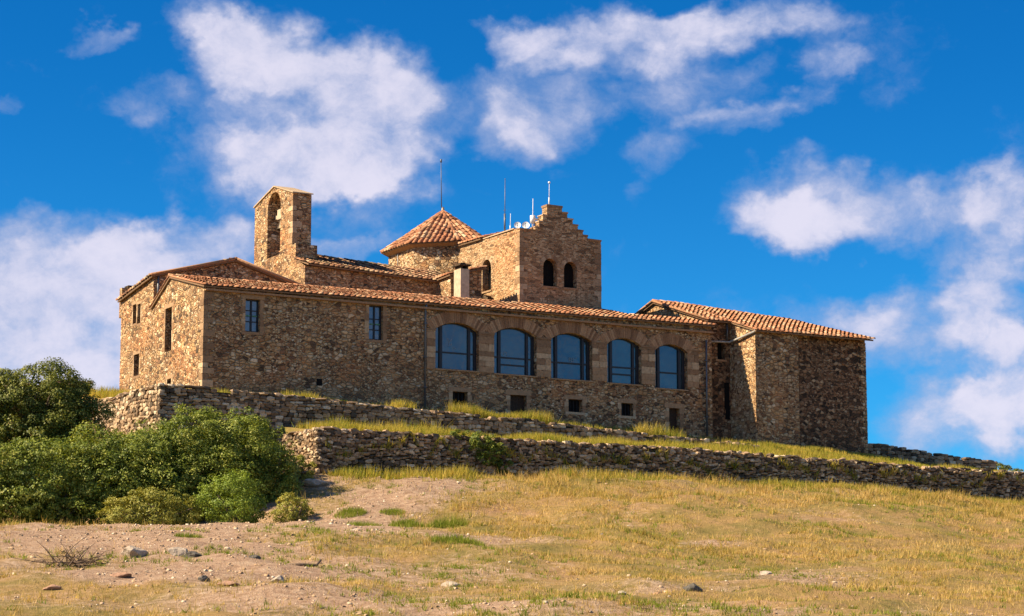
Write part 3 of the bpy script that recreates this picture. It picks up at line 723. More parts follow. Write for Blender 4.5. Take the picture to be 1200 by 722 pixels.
# bell gable: pierced slab
bg = MB(); prof = [(9.71, 8.9), (15.1, 8.9), (15.1, 12.78), (12.33, 13.5), (9.71, 12.70)]; hole = arch(11.42, 13.24, 9.45, 12.3, .9, 16)
panel(bg, west(U0 - .015), prof, [hole], 1.14)
bm2 = MB(); panel(bm2, west(U0 + 1.125), prof, [hole], .001); bg.arrays(bm2.v, [f[::-1] for f in bm2.f])
for i in range(len(prof)):
    a, b = prof[i], prof[(i + 1) % len(prof)]
    bg.quad((U0 - .015, a[0], a[1]), (U0 + 1.125, a[0], a[1]), (U0 + 1.125, b[0], b[1]), (U0 - .015, b[0], b[1]))
bg.box(U0 + .0, U0 + 1.35, 9.3, 9.705, 8.7, 9.72, .02)
bgo = bg.build('bell_gable', M['rubble'], church)
cp = MB()
for (ya, za, yb, zb) in ((15.2, 12.76, 12.33, 13.51), (12.33, 13.51, 9.6, 12.68)):
    n = 7
    for k in range(n):
        y0, z0 = ya + (yb - ya) * k / n, za + (zb - za) * k / n; y1, z1 = ya + (yb - ya) * (k + .97) / n, za + (zb - za) * (k + .97) / n
        cp.hexa([(U0 - .08, y0, z0 + .005), (U0 + 1.2, y0, z0 + .005), (U0 + 1.2, y1, z1 + .005), (U0 - .08, y1, z1 + .005)],
                [(U0 - .08, y0, z0 + .07), (U0 + 1.2, y0, z0 + .07), (U0 + 1.2, y1, z1 + .07), (U0 - .08, y1, z1 + .07)])
cp.build('coping', M['coping'], bgo)
q = MB(); quoins(q, U0 - .015, 9.71, 9.8, 12.55, 1, 1); q.build('corner_stone', M['block'], bgo)
bl = MB(); prof_b = [(.02, .62), (.14, .60), (.2, .5), (.24, .3), (.3, .12), (.4, 0), (.36, .0)]; nb = 16
for (r, z) in prof_b:
    for k in range(nb): bl.v.append((U0 + .55 + r * math.cos(2 * PI * k / nb), 12.33 + r * math.sin(2 * PI * k / nb), 11.05 + z))
for i in range(len(prof_b) - 1):
    for k in range(nb): bl.f.append((i * nb + k, i * nb + (k + 1) % nb, (i + 1) * nb + (k + 1) % nb, (i + 1) * nb + k))
blo = bl.build('bell', M['bronze'], bgo, True)
yk = MB(); yk.box(U0 + .45, U0 + .65, 11.42, 13.24, 11.78, 11.98); yk.box(U0 + .35, U0 + .75, 11.95, 12.7, 11.68, 12.25); yk.build('yoke', M['plaster'], bgo)
# plastered chimney beside the chapel
ch = MB(); ch.box(17.45, 18.0, 5.1, 5.9, 6.4, 8.38); cho = ch.build('chimney', M['plaster'], church)
ch = MB(); ch.box(17.5, 17.6, 5.15, 5.85, 8.385, 8.56); ch.box(17.86, 17.96, 5.15, 5.85, 8.385, 8.56); ch.box(17.36, 18.1, 5.0, 6.0, 8.565, 8.64); ch.box(17.6, 17.86, 5.3, 5.7, 8.65, 8.76); ch.build('chimney_cap', M['core'], cho)

# ------------------------------------------------------------------ octagonal tower
octo = thing('octagonal_tower', (22, 16, 0), 'low octagonal tower with pointed orange tile roof and lightning rod', 'tower')
cxo, cyo = 22.2, 16.27; hx, hy, dg = 1.8 / 2, 3.4 / 2, 1.966
def octp(o):
    k = o * math.tan(PI / 8)
    X, Y = hx + dg + o, hy + dg + o; a, b = hx + k, hy + k
    return [(cxo - a, cyo - Y), (cxo + a, cyo - Y), (cxo + X, cyo - b), (cxo + X, cyo + b), (cxo + a, cyo + Y), (cxo - a, cyo + Y), (cxo - X, cyo + b), (cxo - X, cyo - b)]
oc = octp(0); mb = MB(); mb.hexa([(x, y, 0) for x, y in oc], [(x, y, 11.5) for x, y in oc]); mb.build('wall', M['rubble'], octo)
oe = octp(.02); mb = MB(); o2 = octp(.32)
mb.hexa([(x, y, 11.24) for x, y in oe], [(x, y, 11.40) for x, y in o2]); mb.build('cornice', M['brick'], octo)
oe = octp(.42); apex = (cxo, cyo, 14.05)
rmain = None
for i in range(8):
    a, b = oe[i], oe[(i + 1) % 8]
    r_ = tiles([(*a, 11.46), (*b, 11.46), apex], tmat='tile', parent=octo, seed=20 + i, pitch=.34, row=.5, rise=.11)
    ridge((*a, 11.5), apex, r_, 'tile', .13, .45, i)
fp = MB(); fp.tube([(cxo, cyo, 13.95), (cxo, cyo, 14.3)], .12, 8, .07); fp.build('finial', M['plaster'], octo)
pi_ = pipe(octo, [(19.27, 16.6, 11.2), (19.27, 16.6, 10.0), (19.27, 15.2, 10.0), (19.27, 15.2, 9.75)], .035)
rod = MB(); rod.tube([(cxo - .1, cyo, 14.28), (cxo - .15, cyo, 17.2)], .03, 6, .018); rod.tube([(cxo - .15, cyo, 17.1), (cxo - .15, cyo, 17.3)], .055, 6)
ro = rod.build('lightning_rod', M['zinc'], None, True); tag(ro, 'tall dark lightning rod on the point of the octagonal tower roof', 'rod')

# ------------------------------------------------------------------ square tower with stepped gable
tower = thing('square_tower', (21.3, 5.2, 0), 'square stone tower with a stepped gable and paired arched openings', 'tower')
X0, X1, Y0, Y1 = 21.32, 26.76, 5.2, 12.6
sl_ = [(X0, 11.02), (22.35, 11.02), (22.35, 11.2), (22.6, 11.2), (22.6, 11.55), (22.86, 11.55), (22.86, 11.95), (23.13, 11.95), (23.13, 12.55), (24.14, 12.5), (24.14, 12.22), (24.5, 12.2), (24.5, 11.88),
       (24.86, 11.86), (24.86, 11.56), (25.2, 11.54), (25.2, 11.28), (25.55, 11.26), (25.55, 11.0), (25.86, 10.98), (25.86, 10.8), (X1, 10.76)]
tw = [arch(22.87, 23.8, 7.85, 9.0, .465), arch(24.26, 25.12, 7.87, 8.97, .43)]
mb = MB()
panel(mb, front(Y0), [(X0, 0), (X1, 0)] + sl_[::-1], tw, .5)
twl = arch(8.55, 9.62, 7.98, 9.3, .53)
panel(mb, west(X0), [(Y0, 0), (Y1, 0), (Y1, 11.1), (Y0, 11.02)], [twl], .45)
mb.quad((X1, Y0, 0), (X1, Y1, 0), (X1, Y1, 10.8), (X1, Y0, 10.76))
mb.quad((X1, Y1, 0), (X0, Y1, 0), (X0, Y1, 11.1), (X1, Y1, 10.8))
for i in range(len(sl_) - 1):     # depth of the stepped gable
    a, b = sl_[i], sl_[i + 1]; mb.quad((a[0], Y0, a[1]), (b[0], Y0, b[1]), (b[0], Y0 + .55, b[1]), (a[0], Y0 + .55, a[1]))
n = len(mb.v); mb.v += [(a, Y0 + .55, b) for a, b in [(X0, 9.5), (X1, 9.5)] + sl_[::-1]]; mb.f.append(tuple(range(n, n + len(sl_) + 2))[::-1])
mb.quad((X0, Y0 + .5, 10.7), (X1, Y0 + .5, 10.5), (X1, Y1, 10.5), (X0, Y1, 10.7))
mb.box(X0 + .01, X0 + .4, Y0 + .56, Y1 - .02, 10.6, 11.04)
mb.build('wall', M['ashlar'], tower)
st = MB()
for i in range(0, len(sl_) - 1):
    a, b = sl_[i], sl_[i + 1]
    if abs(a[1] - b[1]) < .06 and b[0] - a[0] > .15: st.box(a[0] - .03, b[0] + .03, Y0 - .04, Y0 + .6, min(a[1], b[1]) + .003, max(a[1], b[1]) + .07, .012)
st.build('step_cap', M['block'], tower)
tp = MB(); tp.box(X0 - .05, X0 + .45, Y0 + .62, Y1, 11.105, 11.17, .01); tp.build('coping', M['coping'], tower)
for (h_, fn, nm) in ((tw[0], front(Y0), 'f'), (tw[1], front(Y0), 'f'), (twl, west(X0), 'w')):
    xs = [p[0] for p in h_]; x0, x1 = min(xs), max(xs); z0 = min(p[1] for p in h_); zt = max(p[1] for p in h_)
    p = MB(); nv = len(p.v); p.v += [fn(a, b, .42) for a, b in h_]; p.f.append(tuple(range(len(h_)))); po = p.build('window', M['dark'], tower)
    R = (x1 - x0) / 2; cx = (x0 + x1) / 2; cz = zt - R; b_ = MB(); nb = 13
    for i in range(nb):
        a0 = -PI / 2 + PI * (i + .04) / nb; a1 = -PI / 2 + PI * (i + .96) / nb; r0, r1 = R + .004, R + random.uniform(.2, .26); k0 = -.022 + random.uniform(-.008, .008)
        P = lambda an, r, k: fn(cx + r * math.sin(an), cz + r * math.cos(an), k)
        b_.hexa([P(a0, r0, k0), P(a1, r0, k0), P(a1, r0, .1), P(a0, r0, .1)], [P(a0, r1, k0), P(a1, r1, k0), P(a1, r1, .1), P(a0, r1, .1)])
    b_.build('window_arch', M['block'], po)
    s_ = MB()
    c0, c1 = fn(x0 - .06, z0 - .1, -.05), fn(x1 + .06, z0 - .004, .3)
    s_.box(min(c0[0], c1[0]), max(c0[0], c1[0]), min(c0[1], c1[1]), max(c0[1], c1[1]), z0 - .1, z0 - .004); s_.build('sill', M['brick'] if nm == 'f' else M['block'], po)
for (xq, zq, sq) in ((X0, 10.9, 1), (X1, 10.6, -1)):
    q = MB(); quoins(q, xq, Y0, 6.6, zq, sq, 1); q.build('corner_stone', M['block'], tower)
lg = MB()
for k in range(9):
    y = 10.3 - k * .24; z = 8.0 - k * .07; lg.box(X0 - random.uniform(.2, .4), X0 - .004, y - .14, y + .13, z - .12, z + .05, .03)
lg.build('ledge', M['core'], tower)
tiles([(21.15, 12.7, 11.25), (21.15, 9.6, 11.2), (23.9, 9.6, 11.9), (23.9, 12.7, 12.0)], parent=tower, seed=31)

# masts and dishes on the tower
def mast(name, x, y, z0, z1, r, label, mat='zinc', extra=None):
    mb = MB(); mb.tube([(x, y, z0), (x + .02, y, z1)], r, 6, r * .55); mb.tube([(x, y, z0), (x, y, z0 + (z1 - z0) * .35)], r * 1.7, 6)
    if extra: extra(mb)
    return tag(mb.build(name, M[mat], None, True), label, 'antenna')
mast('antenna', 21.55, 7.35, 11.15, 14.4, .03, 'tallest thin antenna on the sunlit left parapet of the square tower',
     extra=lambda m: [m.tube([(21.55, 7.2, 12.0 + k * .25), (21.55, 7.5, 12.0 + k * .25)], .012, 4) for k in range(3)])
mast('antenna', 21.55, 6.7, 11.1, 12.2, .022, 'short antenna beside the tallest one on the tower parapet', 'white')
mast('antenna', 23.45, 5.5, 12.6, 14.05, .024, 'white whip antenna on the topmost step of the stepped gable', 'white', lambda m: m.box(23.41, 23.51, 5.44, 5.54, 13.95, 14.05))
mast('antenna', 22.5, 5.75, 11.25, 13.0, .028, 'antenna with white box halfway up the left side of the stepped gable', 'white',
     lambda m: (m.box(22.38, 22.62, 5.65, 5.85, 11.55, 12.0), m.box(22.55, 22.9, 5.7, 5.8, 11.75, 11.85)))
def dish(x, y, z, r, label):
    t = thing('satellite_dish', (x, y, z), label, 'dish'); mb = MB(); n = 14; d = Vector((-.45, -.8, .3)).normalized(); a = d.cross(Vector((0, 0, 1))).normalized(); b = a.cross(d)
    c = Vector((x, y, z + .42))
    mb.v.append(tuple(c - d * r * .3))
    for rr, dep in ((.55, -.2), (1, 0)):
        for k in range(n): mb.v.append(tuple(c + d * (dep * r) + a * (rr * r * math.cos(2 * PI * k / n)) + b * (rr * r * math.sin(2 * PI * k / n))))
    for k in range(n):
        k2 = (k + 1) % n; mb.f.append((0, 1 + k, 1 + k2)); mb.f.append((1 + k, 1 + n + k, 1 + n + k2, 1 + k2))
    mb.build('bowl', M['white'], t, True)
    s = MB(); s.tube([(x, y, z), tuple(c - d * r * .3)], .025, 6); s.tube([tuple(c - b * r), tuple(c + d * r * .8)], .012, 5); s.tube([tuple(c + d * r * .75), tuple(c + d * r * .9)], .03, 6); s.build('bracket', M['zinc'], t)
dish(21.6, 5.95, 10.98, .2, 'small white dish on the tower parapet nearest the corner')
dish(21.95, 5.6, 10.95, .22, 'white round dish on the tower top at the foot of the stepped gable')

# ------------------------------------------------------------------ end house on the right
endh = thing('end_house', (30.92, .4, 0), 'tall windowless end house with tile roof at the right end of the monastery', 'building')
mb = MB(); UE = 30.92
roofz = lambda v: 5.86 + (v - .4) * .317
panel(mb, west(UE), [(.4, -2.4), (11, -2.4), (11, 6.0), (5.83, roofz(5.83) - .05), (.4, roofz(.4) - .05)], [], .3)
sm_ = rect(31.58, 32.06, 3.62, 4.62)
panel(mb, front(.4), [(UE, -2.4), (32.44, -2.4), (32.44, roofz(.4) - .05), (UE, roofz(.4) - .05)], [sm_], .4)
wallz = lambda v: roofz(v) - .06
bu = MB()
bu.quad((32.44, -2.09, -2.4), (32.44, .4, -2.4), (32.44, .4, wallz(.4)), (32.44, -2.09, wallz(-2.09)))
bu.quad((32.44, -2.09, -2.4), (35.42, -2.09, -2.4), (35.42, -2.09, wallz(-2.09)), (32.44, -2.09, wallz(-2.09)))
bu.quad((35.42, -2.09, -2.4), (35.42, -1.7, -2.4), (35.42, -1.7, wallz(-1.7)), (35.42, -2.09, wallz(-2.09)))
bu.build('buttress', M['rubble'], endh)
panel(mb, front(-1.8), [(35.3, -2.4), (40.48, -2.4), (40.42, wallz(-1.8)), (35.3, wallz(-1.8))], [], .3)
mb.quad((40.48, -1.8, -2.4), (40.48, 11, -2.4), (40.42, 11, 5.6), (40.42, 5.83, 7.1), (40.42, -1.8, wallz(-1.8)))
mb.quad((40.48, 11, -2.4), (UE, 11, -2.4), (UE, 11, 6), (40.42, 11, 5.6))
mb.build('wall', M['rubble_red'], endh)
lw = MB(); panel(lw, west(UE - .012), [(.42, 4.5), (10.9, 4.5), (10.9, 6.0), (5.83, roofz(5.83) - .06), (.42, roofz(.4) - .06)], [], .01); lw.build('gable_facing', M['rubble'], endh)
E0 = -2.42
ra = tiles([(32.3, E0, roofz(E0) + .05), (40.58, E0, roofz(E0) + .08), (40.85, 5.83, roofz(5.83) + .08), (32.3, 5.83, roofz(5.83) + .06)], parent=endh, seed=41, sag=.42)
rc = tiles([(30.75, .08, roofz(.08) + .05), (32.3, .08, roofz(.08) + .05), (32.3, 5.83, roofz(5.83) + .06), (30.75, 5.83, roofz(5.83) + .06)], parent=endh, seed=42)
rd_ = tiles([(41, 11.2, 5.75), (30.75, 11.2, 6.05), (30.75, 5.83, roofz(5.83) + .06), (40.85, 5.83, 7.22)], parent=endh, seed=43, pitch=.4, row=.6)
ridge((30.75, 5.83, roofz(5.83) + .1), (32.3, 5.83, roofz(5.83) + .1), rc); ridge((32.3, 5.83, roofz(5.83) + .1), (40.8, 5.83, 7.25), ra)
vg = MB(); vg.tube([(30.72, .1, roofz(.1) + .08), (30.72, 5.8, roofz(5.8) + .1)], .075, 6); vg.tube([(30.72, 5.9, roofz(5.83) + .1), (30.72, 11.1, 6.1)], .075, 6); vg.build('verge_tile', M['tile_old'], rc, True)
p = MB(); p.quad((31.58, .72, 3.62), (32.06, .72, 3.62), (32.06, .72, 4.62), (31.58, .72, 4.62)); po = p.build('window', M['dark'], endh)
p = MB(); p.box(31.45, 32.2, .36, .5, 3.5, 3.615); p.build('sill', M['brick'], po)
p = MB(); p.box(32.0, 32.34, .385, .5, .2, 2.3, .02); p.build('recess_slot', M['dark'], endh)
for (xq, yq, zq, sq) in ((32.44, -2.09, 4.7, 1), (40.45, -1.8, 4.9, -1)):
    q = MB(); quoins(q, xq, yq, -1.8, zq, sq, 1); q.build('corner_stone', M['rubble'], endh)
pipe(endh, [(32.34, -2.3, 5.12), (32.36, -2.2, 4.95), (32.3, -.6, 4.72), (32.25, .2, 4.62), (30.55, .2, 4.55), (30.5, -.1, 4.52)], .07, 'pipe_pale')
pipe(endh, [(32.2, .3, 5.7), (32.2, .3, 4.72)], .055)

# ------------------------------------------------------------------ foliage
def leaves(C, Nn, size, asp=.5):
    """C centres (n,3), Nn leaf normals -> folded leaf quads"""
    n = len(C); r = rng.normal(size=(n, 3)); t = np.cross(Nn, r); t /= np.linalg.norm(t, axis=1, keepdims=True) + 1e-9
    b = np.cross(Nn, t); s = size * rng.uniform(.6, 1.35, (n, 1))
    V = np.stack([C - t * s, C - b * s * asp + Nn * s * .15, C + t * s, C + b * s * asp + Nn * s * .15], 1).reshape(-1, 3)
    return V, np.arange(n * 4).reshape(n, 4)
def crown(parts, clumps, per, size, seed, zmin=None, asp=.55):
    clumps *= 2.5; size *= .68; per = int(per * 1.6)
    """parts: list of (centre, radii) ellipsoid lobes; leaves gather in clumps on and inside them"""
    rg = np.random.default_rng(seed); Cs = []; Ns = []
    for (c, r) in parts:
        c = np.array(c); r = np.array(r); k = int(clumps * (r[0] * r[2]) / 4)
        d = rg.normal(size=(k, 3)); d /= np.linalg.norm(d, axis=1, keepdims=True)
        bump = 1 + .13 * np.sin(d[:, :1] * 5 + c[0]) * np.cos(d[:, 2:] * 6 + c[1]) + rg.normal(0, .07, (k, 1))
        rad = np.where(rg.random((k, 1)) < .75, rg.uniform(.82, 1.0, (k, 1)), rg.uniform(.35, .8, (k, 1))) * bump
        cc = c + d * r * rad; cr = rg.uniform(.22, .5, (k, 1)) * min(1.0, r.mean() / 1.4)
        for i in range(k):
            q = rg.normal(size=(per, 3)); q /= np.linalg.norm(q, axis=1, keepdims=True); q[:, 2] = np.where(rg.random(per) < .6, abs(q[:, 2]), q[:, 2])
            P = cc[i] + q * cr[i] * rg.uniform(.55, 1.1, (per, 1)) * np.array([1, 1, .85])
            nn = q * .55 + d[i] * .5 + rg.normal(0, .45, (per, 3)) + np.array([-.1, 0, .25]); nn /= np.linalg.norm(nn, axis=1, keepdims=True)
            Cs.append(P); Ns.append(nn)
    C = np.concatenate(Cs); Nn = np.concatenate(Ns)
    return leaves(C, Nn, size, asp)
def limbs(mb, base, tips, r):
    for tp_ in tips:
        b = Vector(base); t = Vector(tp_); m = b.lerp(t, .5) + Vector((random.uniform(-.3, .3), random.uniform(-.3, .3), .25))
        mb.tube([b, b.lerp(m, .5), m, m.lerp(t, .6), t], r, 6, r * .25)
def shrub(name, cat, label, base, parts, mat, clumps, per, size, seed, stem='stem', foliage='foliage', group=None, sr=.07):
    t = thing(name, base, label, cat, group)
    V, F = crown(parts, clumps, per, size, seed); mesh_np(foliage, V, F, M[mat], t)
    mb = MB(); tips = []
    for (c, r) in parts:
        for k in range(4): tips.append((c[0] + random.uniform(-.55, .55) * r[0], c[1] + random.uniform(-.55, .55) * r[1], c[2] + random.uniform(0, .5) * r[2]))
    limbs(mb, base, tips, sr); mb.build(stem, M['bark'], t)
    return t
def gz1(x, y): return float(ground_z(x, y)[0])
b0 = (-9.6, -1.6, gz1(-9.6, -1.6) - .2)
shrub('evergreen_tree', 'tree', 'big evergreen tree at the left edge, rising against the sky', b0,
      [((-9.2, -1.8, -1.7), (2.5, 2.4, 2.2)), ((-11.6, -.8, -1.9), (2.3, 2.2, 2.3)), ((-7.2, -2.3, -2.6), (1.6, 1.7, 1.6)), ((-9.2, -2.6, -4.2), (3.2, 2.2, 2.1)), ((-6.6, -4.5, -4.6), (1.8, 1.8, 1.5)), ((-8.2, -1.6, -1.3), (1.9, 1.8, 1.5))], 'leaf_dark', 75, 62, .085, 51, 'trunk', 'crown', None, .2)
shrub('shrub', 'shrub', 'broad dense green shrub covering the left end of the upper terrace wall', (-4.2, -10.9, gz1(-4.2, -10.9) - .2),
      [((-4.6, -10.4, -4.6), (2.3, 2.0, 2.3)), ((-2.5, -10.9, -4.6), (1.9, 1.8, 2.25)), ((-6.3, -10.2, -4.9), (1.7, 1.7, 1.9)), ((-1.2, -11.6, -5.5), (1.1, 1.4, 1.7)), ((-4, -11.4, -6), (3, 1.6, 1.7)), ((-.7, -7.6, -3.4), (1.1, 1.0, 1.2)), ((-1.3, -9.3, -4.4), (1.2, 1.1, 1.5))], 'leaf_mid', 80, 62, .08, 52)
shrub('shrub', 'shrub', 'large shrub below the tree at the bottom left corner of the thicket', (-11.6, -11.5, gz1(-11.6, -11.5) - .2),
      [((-12.2, -10.8, -6.0), (2.4, 2.0, 2.0)), ((-9.9, -11.2, -6.1), (1.7, 1.6, 1.6)), ((-14.5, -10.8, -6.0), (2, 2, 1.9)), ((-12.0, -12.2, -7.2), (3.4, 1.3, 1.2))], 'leaf_mid', 72, 60, .085, 53)
shrub('shrub', 'shrub', 'mid green shrub in the middle of the thicket between tree and broad shrub', (-7.6, -11.4, gz1(-7.6, -11.4) - .2),
      [((-7.6, -11, -5.3), (1.9, 1.7, 1.75)), ((-8.7, -11.6, -6.2), (1.6, 1.5, 1.5)), ((-6.6, -12, -6.6), (1.7, 1.5, 1.5)), ((-9.2, -10.6, -5.0), (1.6, 1.5, 1.5))], 'leaf_mid', 75, 60, .082, 54)
shrub('shrub', 'shrub', 'round bright green bush at the front foot of the thicket', (-5.6, -17.6, gz1(-5.6, -17.6) - .1),
      [((-5.7, -17.4, -7.0), (1.35, 1.2, 1.15)), ((-4.7, -17.5, -7.5), (.8, .8, .8))], 'leaf_bright', 120, 62, .06, 55)
shrub('shrub', 'shrub', 'low yellowish olive bush left of the round bright green bush', (-8.9, -16.9, gz1(-8.9, -16.9) - .1),
      [((-8.9, -16.8, -7.55), (1.2, 1.1, .95)), ((-10.2, -16.6, -7.8), (1.0, .9, .75)), ((-7.7, -17, -7.7), (.8, .8, .85))], 'leaf_yellow', 120, 62, .06, 56)
shrub('shrub', 'shrub', 'small straggly olive bush at the right foot of the thicket by the path', (-2.6, -17, gz1(-2.6, -17) - .1),
      [((-2.7, -16.9, -7.3), (.85, .8, .7)), ((-1.9, -16.4, -7.3), (.5, .5, .5))], 'leaf_yellow', 130, 55, .06, 57)
shrub('shrub', 'shrub', 'small green plant against the sunlit left end of the lower wall', (1.2, -9.6, gz1(1.2, -9.6) - .1),
      [((1.1, -9.5, -4.75), (.8, .7, .6)), ((.3, -10.2, -5.2), (.8, .7, .6))], 'leaf_yellow', 130, 55, .06, 58)
shrub('shrub', 'shrub', 'green bush spilling over the top of the lower wall', (10.9, -8.6, -3.2),
      [((10.9, -8.85, -2.95), (1.1, .55, .45)), ((11.6, -9.15, -3.55), (.9, .4, .6)), ((10.0, -8.6, -2.75), (.7, .5, .32)), ((12.4, -9.1, -4.1), (.6, .35, .4))], 'leaf_mid', 150, 50, .06, 59)
shrub('shrub', 'shrub', 'small dark shrub on the skyline at the right edge past the low wall', (54.9, 3.4, -2.2),
      [((54.6, 3.4, -1.6), (.9, .8, .5)), ((56, 3.6, -1.7), (.9, .8, .4))], 'leaf_dark', 140, 50, .07, 60)

# ------------------------------------------------------------------ grass
def blades(x, y, z, h, w, lean=.35):
    n = len(x); a = rng.uniform(0, 2 * PI, n); la = rng.uniform(0, 2 * PI, n); ll = np.abs(rng.normal(0, lean, n)) * h
    dx, dy = np.cos(a) * w / 2, np.sin(a) * w / 2; mx, my = np.cos(la) * ll, np.sin(la) * ll
    V = np.stack([np.stack([x - dx, y - dy, z - .03], 1), np.stack([x + dx, y + dy, z - .03], 1), np.stack([x + mx, y + my, z + h], 1)], 1)
    return V.reshape(-1, 3), np.arange(n * 3).reshape(n, 3)
def cluster(n, fr, spread):
    """n blade positions gathered round tuft centres; fr() yields centres"""
    cx_, cy_ = fr(max(1, n // 14)); k = rng.integers(0, len(cx_), n); s = np.abs(rng.normal(0, spread, n)); a = rng.uniform(0, 2 * PI, n)
    return cx_[k] + np.cos(a) * s, cy_[k] + np.sin(a) * s
def slope_points(n):
    d = np.sqrt(rng.uniform(55 ** 2, 152 ** 2, n)); r = rng.uniform(-.245, .25, n) * d
    return xy(r, d)
def grass_layer(n, spread, cover, height, wide, lean):
    px, py = cluster(n, slope_points, spread)
    r_, d_ = rd(px, py); dm = dirt(px, py)
    keep = ((py < -9.15) | ((px < 2.0) & (py < -6) & (px > -6))) & (px > -40) & (px < 72)
    keep &= rng.random(n) < cover(px, py, dm, d_)
    px, py, d_, dm = px[keep], py[keep], d_[keep], dm[keep]
    hh = height(px, py, dm, d_) * rng.uniform(.5, 1.5, len(px))
    return px, py, hh, wide * (.6 + .5 * d_ / 100)
near_wall = lambda y: 1 - smooth(1.5, 14, -9 - y)
P1 = grass_layer(620000, .2, lambda x, y, m, d: np.clip(1.0 - 1.5 * m, .05, 1) * np.clip(.36 + 1.5 * vnoise(x + 40, y, 3.6) + 1.4 * vnoise(x, y + 20, 1.2) + .25 * near_wall(y), .04, 1),
                 lambda x, y, m, d: .055 + .05 * np.clip(1 - m * 1.6, 0, 1) + .05 * near_wall(y), .024, .9)
P2 = grass_layer(560000, .085, lambda x, y, m, d: np.clip(1.0 - 1.3 * m, .03, 1) * np.clip(.02 + 1.8 * vnoise(x + 7, y + 60, 5.2) + 2.4 * vnoise(x + 3, y + 31, 1.15) + .35 * near_wall(y), .015, .9),
                 lambda x, y, m, d: (.145 + .10 * near_wall(y) + .04 * smooth(80, 112, d)) * np.clip(1 + 1.8 * vnoise(x + 8, y, .9), .45, 2.1), .026, .55)
px, py, hh, ww = [np.concatenate([p, q]) for p, q in zip(P1, P2)]
V, F = blades(px, py, ground_z(px, py), hh, ww, .7)
tag(mesh_np('grass', V, F, M['straw']), 'dry golden grass covering the slope below the lower wall', 'grass', None, 'stuff')
# low green weeds scattered through the dry grass
def weed_points(k): 
    X, Y = slope_points(k * 3); m = (rng.random(k * 3) < np.clip(.25 + 2.2 * vnoise(X + 70, Y + 15, 4.4), .02, 1)) & (dirt(X, Y) < .75)
    return X[m], Y[m]
px, py = cluster(70000, weed_points, .16); k = (py < -9.6) & (px > -30) & (px < 70); px, py = px[k], py[k]
V, F = blades(px, py, ground_z(px, py), rng.uniform(.05, .2, len(px)), .034, .8)
tag(mesh_np('weeds', V, F, M['tuft']), 'low green weeds scattered through the dry grass of the slope', 'weeds', None, 'stuff')
# on the terraces: along wall tops, on the sloping strips, at the foot of the facade
A = []
def strip(n, u0, u1, v0, v1, h0, h1, fn, gap=.0):
    x, y = cluster(n, lambda k: (rng.uniform(u0, u1, k), rng.uniform(v0, v1, k)), .14)
    y = np.clip(y, v0 - .12, v1 + .1)
    k = rng.random(n) < np.clip(.75 + 1.6 * vnoise(x, y * 0 + 3, 2.2) - gap, .03, 1); x, y = x[k], y[k]
    h = rng.uniform(h0, h1, len(x)) * np.clip(1 + 1.2 * vnoise(x + 17, y, 1.9), .4, 1.8)
    A.append((x, y, fn(x, y), h))
strip(30000, 2.9, 31, -8.4, -4.0, .12, .42, lower_z); strip(9000, 3, 31, -8.6, -7.6, .15, .5, lower_z, .1)
strip(42000, 30, 72, -8.5, -3.7, .08, .26, lower_z)
strip(8000, 30, 41, -3.6, -2.2, .1, .28, upper_z); strip(6000, 41, 72, -3.6, .3, .05, .13, upper_z)
strip(14000, -3.2, 31, -3.5, -.3, .1, .3, upper_z, .25)
strip(3500, 12.5, 18.4, -3.4, -2.5, .35, .75, upper_z); strip(900, 3, 5, -3.4, -2.6, .3, .6, upper_z); strip(700, 24, 27, -3.4, -2.6, .35, .7, upper_z); strip(700, 9, 10.5, -3.4, -2.6, .3, .5, upper_z)
strip(2500, 4, 9.5, -8.3, -6, .3, .7, lower_z); strip(4500, -3.2, -.2, 3, 12, .15, .45, upper_z)
x = np.concatenate([a[0] for a in A]); y = np.concatenate([a[1] for a in A]); z = np.concatenate([a[2] for a in A]); h = np.concatenate([a[3] for a in A])
V, F = blades(x, y, z, h, .032, .4)
tag(mesh_np('terrace_grass', V, F, M['verge']), 'yellow green grass along the two terraces under the monastery', 'grass', None, 'stuff')
# taller weeds along the foot of the lower wall
x, y = cluster(26000, lambda k: (rng.uniform(2.6, 60, k), -9.35 - np.abs(rng.normal(0, .9, k))), .18)
k = (rng.random(len(x)) < np.clip(.55 + 1.8 * vnoise(x, y, 3.0), .03, 1)) & (y < -9.2); x, y = x[k], y[k]
V, F = blades(x, y, ground_z(x, y), rng.uniform(.14, .52, len(x)) * np.clip(.85 + 1.1 * vnoise(x + 9, y, 2.6), .3, 1.5), .032, .4)
tag(mesh_np('weeds', V, F, M['verge']), 'taller yellow weeds along the foot of the lower wall', 'weeds', None, 'stuff')
x, y = cluster(3800, lambda k: (rng.uniform(2.6, 66, k), np.full(k, 0.)), .13); z0 = np.interp(x, [2, 20, 33, 46, 66], [-4.7, -4.3, -4.3, -4.4, -5.3]); z1 = np.interp(x, [2, 20, 33, 46, 66], [-2.8, -2.8, -2.98, -3.05, -3.4])
z = z0 + (z1 - z0) * np.clip(.55 + 1.1 * vnoise(x, x * 0 + 2, .8), .05, 1)
V, F = blades(x, -9.02 - np.abs(y) * .4, z + y, rng.uniform(.08, .3, len(x)), .034, .9)
tag(mesh_np('wall_weeds', V, F, M['verge']), 'small weeds growing out of the joints of the lower wall', 'weeds', None, 'stuff')
